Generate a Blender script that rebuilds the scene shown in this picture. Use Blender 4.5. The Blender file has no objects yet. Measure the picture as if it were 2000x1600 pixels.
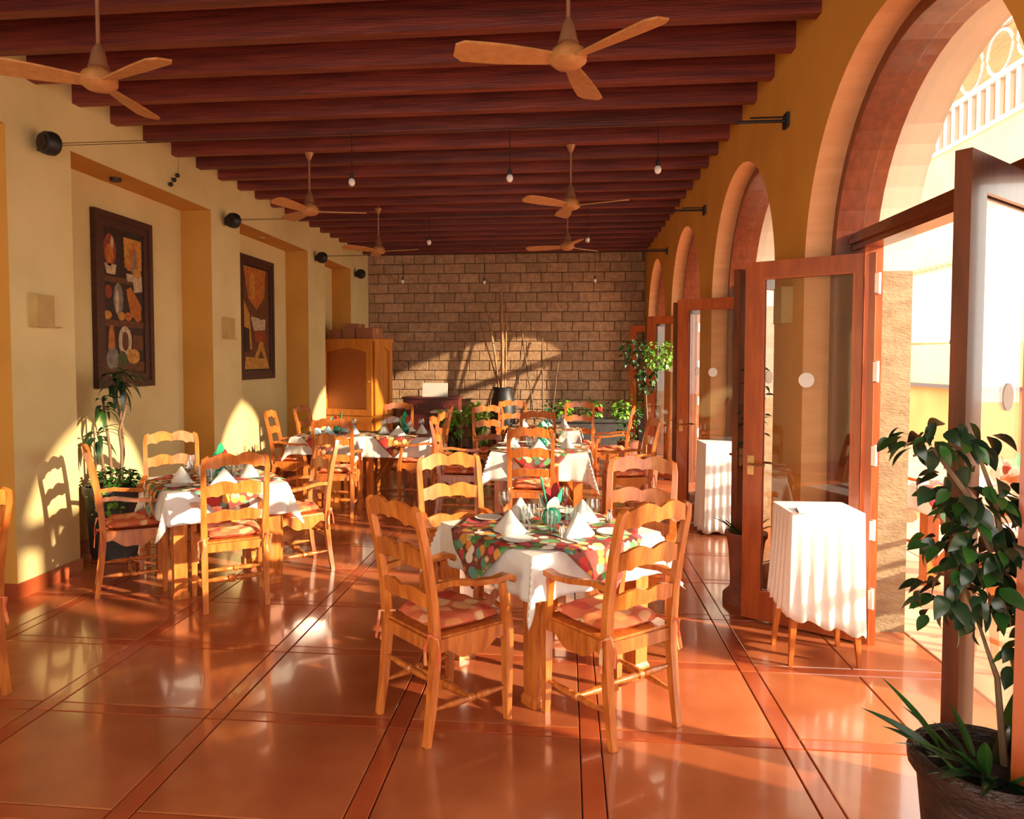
import bpy, bmesh, math, random
from math import sin, cos, pi, sqrt, atan2, radians
from mathutils import Vector, Matrix, Euler
random.seed(7)
S = bpy.context.scene
COL = S.collection
# ------------------------------------------------------------------ camera, sky, sun, exposure
cd = bpy.data.cameras.new('camera'); cam = bpy.data.objects.new('camera', cd); COL.objects.link(cam)
cam.location = (0, 0, 1.65)
cam.rotation_euler = (pi/2 - 0.04149, 0, 0.09981)
cd.sensor_fit = 'HORIZONTAL'; cd.sensor_width = 36; cd.lens = 1400*36/2000
cd.shift_x = (1000-966.6)/2000; cd.shift_y = (761.75-800)/2000
cd.clip_start = .05; cd.clip_end = 200
S.camera = cam
wd = bpy.data.worlds.new('world'); S.world = wd; wd.use_nodes = True
bg = wd.node_tree.nodes['Background']; bg.inputs[0].default_value = (1.0, .93, .82, 1); bg.inputs[1].default_value = 2.1
sd = bpy.data.lights.new('sun', 'SUN'); sd.energy = 5.6; sd.angle = radians(1.2); sd.color = (1, .82, .56)
sun = bpy.data.objects.new('sun', sd); COL.objects.link(sun)
SUN_DIR = Vector((-.935, .36, -.325)).normalized()
sun.rotation_euler = SUN_DIR.to_track_quat('-Z', 'Y').to_euler()
sun.location = (10, -2, 8)
S.view_settings.view_transform = 'Standard'; S.view_settings.look = 'None'
S.view_settings.gamma = 1; S.view_settings.use_curve_mapping = False
S.view_settings.exposure = 1.22
S.cycles.max_bounces = 8; S.cycles.diffuse_bounces = 5; S.cycles.transparent_max_bounces = 16
# ------------------------------------------------------------------ materials
def srgb(r, g, b):
    f = lambda c: (c/255/12.92 if c/255 <= .04045 else ((c/255+.055)/1.055)**2.4)
    return (f(r), f(g), f(b), 1)
MAT = {}
def mat(name, c1, c2=None, scale=6, stretch=(1, 1, 1), rough=.6, bump=0, metal=0, coat=0, detail=4, spec=.5, c3=None):
    m = bpy.data.materials.new(name); m.use_nodes = True; nt = m.node_tree; N = nt.nodes; L = nt.links
    b = N['Principled BSDF']; b.inputs['Roughness'].default_value = rough; b.inputs['Metallic'].default_value = metal
    b.inputs['Coat Weight'].default_value = coat; b.inputs['Coat Roughness'].default_value = .08
    b.inputs['Specular IOR Level'].default_value = spec
    c2 = c2 or tuple(min(1, v*.75) for v in c1[:3])+(1,)
    tc = N.new('ShaderNodeTexCoord'); mp = N.new('ShaderNodeMapping'); mp.inputs['Scale'].default_value = stretch
    nz = N.new('ShaderNodeTexNoise'); nz.inputs['Scale'].default_value = scale; nz.inputs['Detail'].default_value = detail
    rp = N.new('ShaderNodeValToRGB'); rp.color_ramp.elements[0].position = .35; rp.color_ramp.elements[1].position = .65
    rp.color_ramp.elements[0].color = c2; rp.color_ramp.elements[1].color = c1
    if c3: e = rp.color_ramp.elements.new(.5); e.color = c3
    L.new(tc.outputs['Object'], mp.inputs[0]); L.new(mp.outputs[0], nz.inputs['Vector']); L.new(nz.outputs['Fac'], rp.inputs[0]); L.new(rp.outputs[0], b.inputs['Base Color'])
    if bump:
        bn = N.new('ShaderNodeBump'); bn.inputs['Strength'].default_value = bump; bn.inputs['Distance'].default_value = .01
        n2 = N.new('ShaderNodeTexNoise'); n2.inputs['Scale'].default_value = scale*4; L.new(mp.outputs[0], n2.inputs['Vector'])
        L.new(n2.outputs['Fac'], bn.inputs['Height']); L.new(bn.outputs[0], b.inputs['Normal'])
    MAT[name] = m; return m
def vary(m, amt=.25, hue=0.0):
    """brightness differs a little from object to object"""
    nt = m.node_tree; N = nt.nodes; L = nt.links; b = N['Principled BSDF']
    src = b.inputs['Base Color'].links[0].from_socket
    oi = N.new('ShaderNodeObjectInfo'); mr = N.new('ShaderNodeMapRange'); mr.inputs[3].default_value = 1-amt; mr.inputs[4].default_value = 1+amt*.6
    hs = N.new('ShaderNodeHueSaturation'); L.new(oi.outputs['Random'], mr.inputs[0]); L.new(mr.outputs[0], hs.inputs['Value']); L.new(src, hs.inputs['Color']); L.new(hs.outputs[0], b.inputs['Base Color'])
    # shift the noise per object as well
    mp = [n for n in N if n.type == 'MAPPING'][0]
    cx = N.new('ShaderNodeCombineXYZ'); mu = N.new('ShaderNodeMath'); mu.operation = 'MULTIPLY'; mu.inputs[1].default_value = 50
    L.new(oi.outputs['Random'], mu.inputs[0]); L.new(mu.outputs[0], cx.inputs[0]); L.new(mu.outputs[0], cx.inputs[1]); L.new(cx.outputs[0], mp.inputs['Location'])
    return m
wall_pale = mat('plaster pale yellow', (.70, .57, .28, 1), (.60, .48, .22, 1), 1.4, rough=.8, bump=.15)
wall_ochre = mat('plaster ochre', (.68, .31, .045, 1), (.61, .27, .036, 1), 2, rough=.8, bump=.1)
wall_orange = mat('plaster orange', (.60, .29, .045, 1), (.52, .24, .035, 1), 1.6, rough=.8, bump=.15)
reveal_pink = mat('plaster pink reveal', (.62, .31, .14, 1), (.55, .26, .11, 1), 3, (1, 1, 6), rough=.75, bump=.2)
stone_ext = mat('rough stone', (.34, .25, .15, 1), (.24, .17, .095, 1), 9, (1, 1, 2.5), rough=.9, bump=.6)
white_ext = mat('white plaster', (.66, .61, .53, 1), (.60, .55, .47, 1), 2, rough=.8)
beam_wood = vary(mat('dark beam wood', (.24, .034, .018, 1), (.11, .014, .010, 1), 5, (.35, 6, 6), rough=.5, bump=.3), .25)
board_wood = vary(mat('ceiling board wood', (.13, .035, .018, 1), (.06, .014, .009, 1), 5, (6, .4, 6), rough=.6), .25)
honey = vary(mat('honey chair wood', (.64, .195, .034, 1), (.42, .098, .015, 1), 7, (5, 5, .8), rough=.3, coat=.25), .18)
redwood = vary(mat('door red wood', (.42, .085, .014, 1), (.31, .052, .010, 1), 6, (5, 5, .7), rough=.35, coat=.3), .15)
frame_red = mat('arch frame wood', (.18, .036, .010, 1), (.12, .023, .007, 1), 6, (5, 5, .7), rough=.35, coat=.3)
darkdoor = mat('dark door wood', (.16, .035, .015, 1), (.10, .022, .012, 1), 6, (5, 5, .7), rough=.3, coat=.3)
cabinet_wood = mat('armoire wood', (.62, .22, .025, 1), (.50, .155, .016, 1), 4, (3, 3, .6), rough=.4)
mesh_panel = mat('amber panel', (.38, .105, .015, 1), (.31, .08, .012, 1), 40, rough=.55)
mahog = mat('mahogany', (.13, .02, .012, 1), (.08, .012, .01, 1), 5, (1, 1, 5), rough=.4)
tile = vary(mat('terracotta tile', (.50, .150, .056, 1), (.37, .095, .034, 1), 2.2, rough=.18, coat=.5, detail=8, c3=(.44, .122, .044, 1)), .12)
strip = vary(mat('terracotta border', (.44, .095, .030, 1), (.34, .065, .022, 1), 3, rough=.2, coat=.45, detail=6), .1)
for m_ in (tile, strip): m_.node_tree.nodes['Principled BSDF'].inputs['Coat Roughness'].default_value = .06
grout = mat('floor grout', (.22, .07, .035, 1), (.17, .05, .025, 1), 10, rough=.9)
patio = vary(mat('patio tile', (.66, .36, .22, 1), (.56, .28, .16, 1), 2, rough=.6), .1)
brick_m = vary(mat('grey brown brick', (.50, .30, .165, 1), (.34, .19, .10, 1), 14, rough=.9, bump=.9, detail=8), .22)
mortar = mat('mortar', (.22, .12, .06, 1), (.13, .065, .03, 1), 20, rough=.95)
linen = mat('white linen', (.76, .72, .67, 1), (.72, .68, .63, 1), 30, rough=.85)
fanwood = mat('fan wood', (.52, .23, .075, 1), (.42, .17, .05, 1), 8, (3, 3, 3), rough=.4)
fanmetal = mat('fan metal', (.42, .20, .10, 1), (.34, .15, .08, 1), 8, rough=.35, metal=.4)
blackm = mat('black plastic', (.012, .012, .014, 1), (.008, .008, .01, 1), 20, rough=.5)
brass = mat('brass', (.60, .42, .2, 1), (.5, .34, .15, 1), 20, rough=.3, metal=.9)
silver = mat('silver', (.75, .72, .7, 1), (.65, .62, .6, 1), 20, rough=.2, metal=.95)
ironm = mat('iron', (.05, .03, .022, 1), (.03, .02, .016, 1), 20, rough=.5, metal=.6)
hinge_m = mat('pale hinge', (.75, .66, .58, 1), (.68, .6, .52, 1), 20, rough=.35, metal=.3)
sconce_m = mat('sconce plaster', (.50, .34, .13, 1), (.44, .29, .10, 1), 8, rough=.8)
frame_dark = mat('dark picture frame', (.085, .028, .018, 1), (.045, .016, .012, 1), 12, (1, 1, 5), rough=.4)
leaf_m = vary(mat('leaf green', (.035, .13, .018, 1), (.018, .065, .012, 1), 12, rough=.35, spec=.6), .45)
leaf_l = vary(mat('leaf bright', (.22, .46, .04, 1), (.10, .28, .03, 1), 12, rough=.4), .35)
leaf_d = vary(mat('leaf dark', (.022, .060, .022, 1), (.012, .030, .014, 1), 12, rough=.3, spec=.6), .4)
bark = mat('bark', (.22, .13, .07, 1), (.12, .07, .04, 1), 15, (1, 1, .3), rough=.9, bump=.5)
soil = mat('soil', (.03, .018, .012, 1), (.02, .012, .01, 1), 30, rough=1, bump=.8)
clay = mat('clay pot', (.28, .085, .04, 1), (.19, .055, .03, 1), 7, rough=.7, bump=.3)
claydark = mat('dark pot', (.040, .017, .011, 1), (.02, .010, .008, 1), 14, (1, 1, 2), rough=.55, bump=.8)
greypot = mat('grey planter', (.06, .055, .055, 1), (.04, .037, .037, 1), 9, rough=.7)
bamboo = mat('bamboo', (.42, .22, .09, 1), (.28, .13, .05, 1), 9, (2, 2, .4), rough=.5)
green_ceramic = mat('green ceramic', (.01, .26, .17, 1), (.008, .20, .12, 1), 6, rough=.12, coat=.8)
green_cloth = mat('green napkin', (.02, .42, .20, 1), (.015, .34, .16, 1), 20, rough=.8)
red_cloth = mat('red napkin', (.45, .012, .02, 1), (.35, .01, .015, 1), 20, rough=.8)
blue_cloth = mat('pale blue napkin', (.45, .62, .75, 1), (.38, .55, .68, 1), 20, rough=.8)
cardboard = mat('cardboard', (.40, .15, .07, 1), (.33, .12, .05, 1), 6, rough=.85)
paper = mat('white card', (.62, .60, .55, 1), (.58, .56, .5, 1), 6, rough=.7)
bulb_m = mat('white bulb', (.85, .82, .78, 1), (.8, .77, .72, 1), 20, rough=.2)
yellow_ext = mat('yellow facade', (.84, .68, .32, 1), (.78, .61, .27, 1), 1.5, rough=.8)
orange_ext = mat('orange facade', (.80, .38, .12, 1), (.72, .32, .09, 1), 1.5, rough=.8)
roof_tile = vary(mat('roof tile', (.55, .28, .12, 1), (.42, .2, .09, 1), 5, rough=.8), .2)
def voro(name, cols, scale, rough=.8, base=None):
    m = bpy.data.materials.new(name); m.use_nodes = True; nt = m.node_tree; N = nt.nodes; L = nt.links; b = N['Principled BSDF']
    b.inputs['Roughness'].default_value = rough
    tc = N.new('ShaderNodeTexCoord'); v = N.new('ShaderNodeTexVoronoi'); v.inputs['Scale'].default_value = scale
    sp = N.new('ShaderNodeSeparateColor'); rp = N.new('ShaderNodeValToRGB'); rp.color_ramp.interpolation = 'CONSTANT'
    E = rp.color_ramp.elements
    for i, c in enumerate(cols):
        e = E[0] if i == 0 else (E[1] if i == 1 else E.new(i/len(cols)))
        e.position = i/len(cols); e.color = c
    mx = N.new('ShaderNodeMix'); mx.data_type = 'RGBA'; mx.inputs[7].default_value = base or cols[0]
    mr = N.new('ShaderNodeMapRange'); mr.inputs[1].default_value = .50; mr.inputs[2].default_value = .62
    L.new(tc.outputs['Object'], v.inputs['Vector']); L.new(v.outputs['Color'], sp.inputs[0]); L.new(sp.outputs[0], rp.inputs[0])
    L.new(v.outputs['Distance'], mr.inputs[0]); L.new(mr.outputs[0], mx.inputs[0]); L.new(rp.outputs[0], mx.inputs[6]); L.new(mx.outputs[2], b.inputs['Base Color'])
    MAT[name] = m; return m
topper_m = voro('fruit print cloth', [(.50, .03, .02, 1), (.70, .30, .05, 1), (.75, .62, .25, 1), (.10, .30, .08, 1), (.8, .72, .6, 1), (.60, .08, .10, 1), (.12, .30, .22, 1)], 19, base=(.20, .045, .03, 1))
cushion_m = voro('flowered cushion fabric', [(.68, .13, .05, 1), (.78, .26, .09, 1), (.85, .55, .28, 1), (.58, .06, .035, 1), (.80, .38, .18, 1)], 12, base=(.66, .15, .06, 1))
def glassm(name, tint=(1, 1, 1), rough=.02, fac=.12):
    m = bpy.data.materials.new(name); m.use_nodes = True; nt = m.node_tree; N = nt.nodes; L = nt.links
    N.remove(N['Principled BSDF']); out = N['Material Output']
    t = N.new('ShaderNodeBsdfTransparent'); t.inputs[0].default_value = (*tint, 1)
    g = N.new('ShaderNodeBsdfGlossy'); g.inputs['Roughness'].default_value = rough
    ge = N.new('ShaderNodeNewGeometry'); dp_ = N.new('ShaderNodeVectorMath'); dp_.operation = 'DOT_PRODUCT'; ab = N.new('ShaderNodeMath'); ab.operation = 'ABSOLUTE'
    iv = N.new('ShaderNodeMath'); iv.operation = 'SUBTRACT'; iv.inputs[0].default_value = 1; pw = N.new('ShaderNodeMath'); pw.operation = 'POWER'; pw.inputs[1].default_value = 5
    L.new(ge.outputs['Incoming'], dp_.inputs[0]); L.new(ge.outputs['Normal'], dp_.inputs[1]); L.new(dp_.outputs['Value'], ab.inputs[0]); L.new(ab.outputs[0], iv.inputs[1]); L.new(iv.outputs[0], pw.inputs[0])
    ad = N.new('ShaderNodeMath'); ad.operation = 'MULTIPLY_ADD'; ad.inputs[1].default_value = 1-fac; ad.inputs[2].default_value = fac
    mx = N.new('ShaderNodeMixShader'); L.new(pw.outputs[0], ad.inputs[0]); L.new(ad.outputs[0], mx.inputs[0]); L.new(t.outputs[0], mx.inputs[1]); L.new(g.outputs[0], mx.inputs[2]); L.new(mx.outputs[0], out.inputs[0])
    MAT[name] = m; return m
pane_m = glassm('door glass', (.97, .96, .94), .02, .05)
drink_m = glassm('drinking glass', (.90, .93, .93), .03, .12)
# ------------------------------------------------------------------ mesh helpers
class MB:
    def __init__(s): s.v = []; s.f = []; s.m = []; s.mi = 0
    def add(s, vs, fs):
        o = len(s.v); s.v += [tuple(v) for v in vs]; s.f += [tuple(i+o for i in f) for f in fs]; s.m += [s.mi]*len(fs); return s
    def box(s, c, d, rz=0, M=None):
        x, y, z = d[0]/2, d[1]/2, d[2]/2
        P = [Vector((a*x, b*y, e*z)) for a in (-1, 1) for b in (-1, 1) for e in (-1, 1)]
        R = M or Matrix.Rotation(rz, 3, 'Z'); P = [R @ p + Vector(c) for p in P]
        return s.add(P, [(0, 1, 3, 2), (4, 6, 7, 5), (0, 4, 5, 1), (2, 3, 7, 6), (0, 2, 6, 4), (1, 5, 7, 3)])
    def bbox(s, a, b): # corner to corner
        return s.box([(a[i]+b[i])/2 for i in range(3)], [abs(b[i]-a[i]) for i in range(3)])
    def slab(s, c, d, ch=.004):  # box with chamfered top
        x, y, z = d[0]/2, d[1]/2, d[2]/2; cx, cy, cz = c
        P = []
        for (ix, iy, zz) in ((x, y, -z), (x, y, z-ch), (x-ch, y-ch, z)):
            P += [(cx-ix, cy-iy, cz+zz), (cx+ix, cy-iy, cz+zz), (cx+ix, cy+iy, cz+zz), (cx-ix, cy+iy, cz+zz)]
        F = [(3, 2, 1, 0), (8, 9, 10, 11)]
        for k in (0, 4):
            for i in range(4): j = (i+1) % 4; F.append((k+i, k+j, k+4+j, k+4+i))
        return s.add(P, F)
    def sweep(s, path, secs, n=8, up=(0, 0, 1), sq=False, cap=True):
        """path: points; secs: radius or (w,d) per point; sq: square section"""
        P = [Vector(p) for p in path]; V = []; F = []
        if not isinstance(secs, list): secs = [secs]*len(P)
        if sq: n = 4
        up = Vector(up)
        for i, p in enumerate(P):
            t = (P[min(i+1, len(P)-1)]-P[max(i-1, 0)]).normalized()
            u = up
            if abs(t.dot(u)) > .98: u = Vector((0, 1, 0)) if abs(t.y) < .9 else Vector((1, 0, 0))
            a = t.cross(u).normalized(); b = a.cross(t).normalized()
            r = secs[i]; w, d = r if isinstance(r, tuple) else (r, r)
            for k in range(n):
                if sq: ca, sb = ((1, 1), (-1, 1), (-1, -1), (1, -1))[k]
                else: th = 2*pi*k/n; ca, sb = cos(th), sin(th)
                V.append(p+a*ca*w+b*sb*d)
        for i in range(len(P)-1):
            for k in range(n): j = (k+1) % n; F.append((i*n+k, i*n+j, (i+1)*n+j, (i+1)*n+k))
        if cap: F.append(tuple(range(n-1, -1, -1))); F.append(tuple((len(P)-1)*n+k for k in range(n)))
        return s.add(V, F)
    def lathe(s, prof, n=20, c=(0, 0, 0), cap=True, wob=0):
        V = []; F = []
        for r, z in prof:
            for k in range(n):
                th = 2*pi*k/n; rr = r*(1+wob*sin(th*9+z*60)); V.append((c[0]+rr*cos(th), c[1]+rr*sin(th), c[2]+z))
        for i in range(len(prof)-1):
            for k in range(n): j = (k+1) % n; F.append((i*n+k, i*n+j, (i+1)*n+j, (i+1)*n+k))
        if cap:
            if prof[0][0] > 1e-4: F.append(tuple(range(n-1, -1, -1)))
            if prof[-1][0] > 1e-4: F.append(tuple((len(prof)-1)*n+k for k in range(n)))
        return s.add(V, F)
    def ball(s, c, r, n=10, m=7, sc=(1, 1, 1)):
        V = []; F = []
        for i in range(m+1):
            ph = pi*i/m
            for k in range(n): th = 2*pi*k/n; V.append((c[0]+r*sc[0]*sin(ph)*cos(th), c[1]+r*sc[1]*sin(ph)*sin(th), c[2]-r*sc[2]*cos(ph)))
        for i in range(m):
            for k in range(n): j = (k+1) % n; F.append((i*n+k, i*n+j, (i+1)*n+j, (i+1)*n+k))
        return s.add(V, F)
    def strip(s, A, B, thick, nrm):
        """ribbon between point rows A and B with thickness along nrm"""
        n = len(A); nv = Vector(nrm)*thick/2
        V = [Vector(p)+nv for p in A]+[Vector(p)+nv for p in B]+[Vector(p)-nv for p in A]+[Vector(p)-nv for p in B]
        F = []
        for i in range(n-1):
            F += [(i, i+1, n+i+1, n+i), (2*n+i, 3*n+i, 3*n+i+1, 2*n+i+1), (i, 2*n+i, 2*n+i+1, i+1), (n+i, n+i+1, 3*n+i+1, 3*n+i)]
        F += [(0, n, 3*n, 2*n), (n-1, 3*n-1, 4*n-1, 2*n-1)]
        return s.add(V, F)
    def mesh(s, name, mats, smooth=False):
        me = bpy.data.meshes.new(name); me.from_pydata(s.v, [], s.f)
        for m in (mats if isinstance(mats, (list, tuple)) else [mats]): me.materials.append(m)
        if len(set(s.m)) > 1: me.polygons.foreach_set('material_index', s.m)
        bm = bmesh.new(); bm.from_mesh(me); bmesh.ops.recalc_face_normals(bm, faces=bm.faces); bm.to_mesh(me); bm.free()
        if smooth:
            me.polygons.foreach_set('use_smooth', [True]*len(me.polygons))
            try: me.set_sharp_from_angle(angle=radians(42))
            except Exception: pass
        me.update(); return me
    def build(s, name, mats, parent=None, smooth=False, loc=None, rz=0):
        return put(name, s.mesh(name, mats, smooth), parent, loc, rz)
def put(name, me, parent=None, loc=None, rz=0, M=None):
    o = bpy.data.objects.new(name, me); COL.objects.link(o)
    if parent: o.parent = parent
    if M is not None: o.matrix_basis = M
    else:
        if loc: o.location = loc
        if rz: o.rotation_euler = (0, 0, rz)
    return o
def tag(o, label=None, cat=None, group=None, kind=None):
    if label: o['label'] = label
    if cat: o['category'] = cat
    if group: o['group'] = group
    if kind: o['kind'] = kind
    return o
def thing(name, label, cat, loc=(0, 0, 0), rz=0, group=None):
    o = bpy.data.objects.new(name, None); COL.objects.link(o); o.location = loc; o.rotation_euler = (0, 0, rz); o.empty_display_size = .1
    return tag(o, label, cat, group)
def dup(o, loc=None, rz=None, label=None, group=None, parent=None, swap=None):
    c = o.copy(); COL.objects.link(c); c.parent = parent
    if loc is not None: c.location = loc
    if rz is not None: c.rotation_euler = (0, 0, rz)
    if label: c['label'] = label
    if group: c['group'] = group
    for ch in list(o.children): dup(ch, parent=c)
    return c
def structure(o): o['kind'] = 'structure'; return o
XL, XR, D, ZB = -3.76, 1.42, 13.4, 3.606
XF, XO, RA, ZS = 1.74, 2.04, 1.08, 2.18       # door frame plane, outer face of the right wall, arch radius, springing height
YC = [3.42+2.775*i for i in (-1, 0, 1, 2, 3)]
# ------------------------------------------------------------------ floor
b = MB(); b.bbox((-4.3, -3, -.12), (XO, D+.2, -.022)); floor = structure(b.build('floor', grout))
SX0, SP = .064, .86; LY0, LP = 3.09, .762
g = .005
tm = MB().slab((0, 0, -.011), (SP-.09-g, LP-.085-g, .022), .004).mesh('floor_tile', tile)
lm_ = MB().slab((0, 0, -.011), (SP-.09-g, .085-g, .022), .004).mesh('floor_border', strip)
ym0 = LY0-LP*7; nrow = 22
for k in range(-5, 2):
    xs = SX0+SP*k
    for j in range(nrow):
        y0 = ym0+LP*j
        if y0 > D: break
        cx = xs+.09+(SP-.09)/2
        if cx-.3 < -4.2: continue
        wide = tm if k < 1 else None
        if k < 1:
            put('floor_tile', tm, floor, (cx, y0+.085+(LP-.085)/2, 0)); put('floor_border', lm_, floor, (cx, y0+.0425, 0))
sb = MB().slab((0, 0, -.011), (.09-g, LP-g, .022), .003).mesh('floor_border', strip)
for k in range(-4, 2):
    for j in range(nrow):
        y0 = ym0+LP*j
        if y0 > D: break
        put('floor_border', sb, floor, (SX0+SP*k+.045, y0+LP/2, 0))
# last column reaches from the last border to the outer face of the wall
wx0 = SX0+SP+.09; ww = XO-wx0
tm2 = MB().slab((0, 0, -.011), (ww/2-g, LP-.085-g, .022), .004).mesh('floor_tile', tile); lm2 = MB().slab((0, 0, -.011), (ww-g, .085-g, .022), .004).mesh('floor_border', strip)
for j in range(nrow):
    y0 = ym0+LP*j
    if y0 > D: break
    for q in (0, 1): put('floor_tile', tm2, floor, (wx0+ww*(.25+.5*q), y0+.085+(LP-.085)/2, 0))
    put('floor_border', lm2, floor, (wx0+ww/2, y0+.0425, 0))
# ------------------------------------------------------------------ left wall with niches
XN = -4.10; NZ = 3.24; TOP = 3.9
pil = [(-3.0, 1.9), (4.53, 5.17), (7.33, 8.0), (10.19, 10.92), (12.27, D)]
b = MB(); b.bbox((XN-.2, -3, 0), (XN, D, TOP))
for y0, y1 in pil:
    b.mi = 0; b.add([(XL, y0, 0), (XL, y1, 0), (XL, y1, NZ), (XL, y0, NZ)], [(0, 1, 2, 3)])
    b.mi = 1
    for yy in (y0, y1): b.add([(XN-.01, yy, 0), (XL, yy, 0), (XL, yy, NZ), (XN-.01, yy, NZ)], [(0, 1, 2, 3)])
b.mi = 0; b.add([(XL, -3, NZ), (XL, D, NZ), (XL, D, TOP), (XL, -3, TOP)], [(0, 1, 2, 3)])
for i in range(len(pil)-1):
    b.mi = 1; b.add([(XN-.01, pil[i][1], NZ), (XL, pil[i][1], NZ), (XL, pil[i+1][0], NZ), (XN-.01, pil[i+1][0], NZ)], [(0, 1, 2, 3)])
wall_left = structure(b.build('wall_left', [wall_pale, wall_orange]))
b = MB(); t = .014; hB = .11
for y0, y1 in pil: b.bbox((XN, y0-t, 0), (XL+t, y1+(t if y1 < D else 0), hB))
for i in range(len(pil)-1): b.bbox((XN, pil[i][1]+t, 0), (XN+t, pil[i+1][0]-t, hB))
structure(b.build('baseboard_left', strip))
# ------------------------------------------------------------------ right wall with arches
def arch_pts(yc, r, n=28, zs=ZS):   # from far (+y) to near (-y) over the top
    return [(yc+r*cos(pi*i/n), zs+r*sin(pi*i/n)) for i in range(n+1)]
b = MB(); y_lo = -3.0
edges = [y_lo]+[v for yc in YC for v in (yc-RA, yc+RA)]+[D]
for X, mi in ((XR, 0), (XO, 3)):
    b.mi = mi
    for i in range(0, len(edges), 2): b.add([(X, edges[i], 0), (X, edges[i+1], 0), (X, edges[i+1], TOP), (X, edges[i], TOP)], [(0, 1, 2, 3)])
    for yc in YC:
        P = arch_pts(yc, RA)
        for (ya, za), (yb, zb) in zip(P, P[1:]): b.add([(X, ya, za), (X, yb, zb), (X, yb, TOP), (X, ya, TOP)], [(0, 1, 2, 3)])
for yc in YC:
    P = [(yc+RA, 0)]+arch_pts(yc, RA)+[(yc-RA, 0)]
    for i, ((ya, za), (yb, zb)) in enumerate(zip(P, P[1:])):
        jamb = i in (0, len(P)-2)
        b.mi = 1; b.add([(XR, ya, za), (XR, yb, zb), (XF, yb, zb), (XF, ya, za)], [(0, 1, 2, 3)])
        b.mi = 2 if jamb else 3; b.add([(XF, ya, za), (XF, yb, zb), (XO, yb, zb), (XO, ya, za)], [(0, 1, 2, 3)])
b.mi = 0; b.add([(XR, y_lo, 0), (XO, y_lo, 0), (XO, y_lo, TOP), (XR, y_lo, TOP)], [(0, 1, 2, 3)])
b.add([(XR, y_lo, TOP), (XO, y_lo, TOP), (XO, D, TOP), (XR, D, TOP)], [(0, 1, 2, 3)])
me = b.mesh('wall_right', [wall_ochre, reveal_pink, stone_ext, white_ext])
wall_right = structure(put('wall_right', me))
# ------------------------------------------------------------------ back wall of bricks
b = MB(); b.bbox((XN-.2, D+.03, 0), (XO, D+.3, TOP)); wall_back = structure(b.build('wall_back', mortar))
bh, bl = .182, .386
bms = []
for q in range(4):
    m_ = MB(); m_.slab((0, 0, 0), (bl-.012, bh-.012, .05), .006); me_ = m_.mesh('brick', brick_m)
    me_.transform(Matrix.Rotation(pi/2, 4, 'X')); bms.append(me_)
nb = 0
for r in range(20):
    off = (0, .5, .22, .7)[r % 4]*bl; x = XL-off+.0
    while x < XR:
        x0, x1 = max(x, XL+.001), min(x+bl, XR-.001)
        if x1-x0 > .05:
            o = put('brick', random.choice(bms), wall_back); o.scale = ((x1-x0)/bl, 1, 1); o.location = ((x0+x1)/2, D+.012+random.uniform(-.006, .008), bh*(r+.5)); nb += 1
        x += bl
# ------------------------------------------------------------------ ceiling, boards and beams
b = MB(); b.bbox((XN-.2, -3, TOP), (XO, D+.3, TOP+.1)); ceiling = structure(b.build('ceiling', board_wood))
bw = .2; nbo = int((XR-XL)/bw)+1
bo = MB().box((0, 0, 0), (bw-.008, D+3-.01, .03)).mesh('ceiling_board', board_wood)
for i in range(nbo):
    x = XL+bw/2+i*bw
    if x+bw/2 < XR+.14: put('ceiling_board', bo, ceiling, (x, (D-3)/2, TOP-.016))
bm_ = MB(); pts = [(-1, -1), (1, -1), (1, 1), (-1, 1)]
L_ = XR-XL+.02
bm_.bbox((XL-.01, 0, ZB), (XR+.01, .085, TOP-.035))
beam_me = bm_.mesh('beam', beam_wood)
for i in range(-14, 20):
    y = 4.28+.46*i
    if -2.9 < y < D-.1: put('beam', beam_me, ceiling, (0, y, 0))
# ------------------------------------------------------------------ arched glazed frames and door leaves
def ring(b, yc, r0, r1, x0, x1, zs=ZS, n=28, full=True):
    A = ([(yc+r0, 0)] if full else [])+arch_pts(yc, r0, n, zs)+([(yc-r0, 0)] if full else [])
    B = ([(yc+r1, 0)] if full else [])+arch_pts(yc, r1, n, zs)+([(yc-r1, 0)] if full else [])
    n2 = len(A); V = [(x0, y, z) for y, z in A]+[(x0, y, z) for y, z in B]+[(x1, y, z) for y, z in A]+[(x1, y, z) for y, z in B]
    F = []
    for i in range(n2-1):
        F += [(i, i+1, n2+i+1, n2+i), (2*n2+i, 3*n2+i, 3*n2+i+1, 2*n2+i+1), (i, 2*n2+i, 2*n2+i+1, i+1), (n2+i, n2+i+1, 3*n2+i+1, 3*n2+i)]
    F += [(0, n2, 3*n2, 2*n2), (n2-1, 3*n2-1, 4*n2-1, 2*n2-1)]
    b.add(V, F)
YH1, YH0 = .86, -.65      # hinge lines relative to the arch centre
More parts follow.
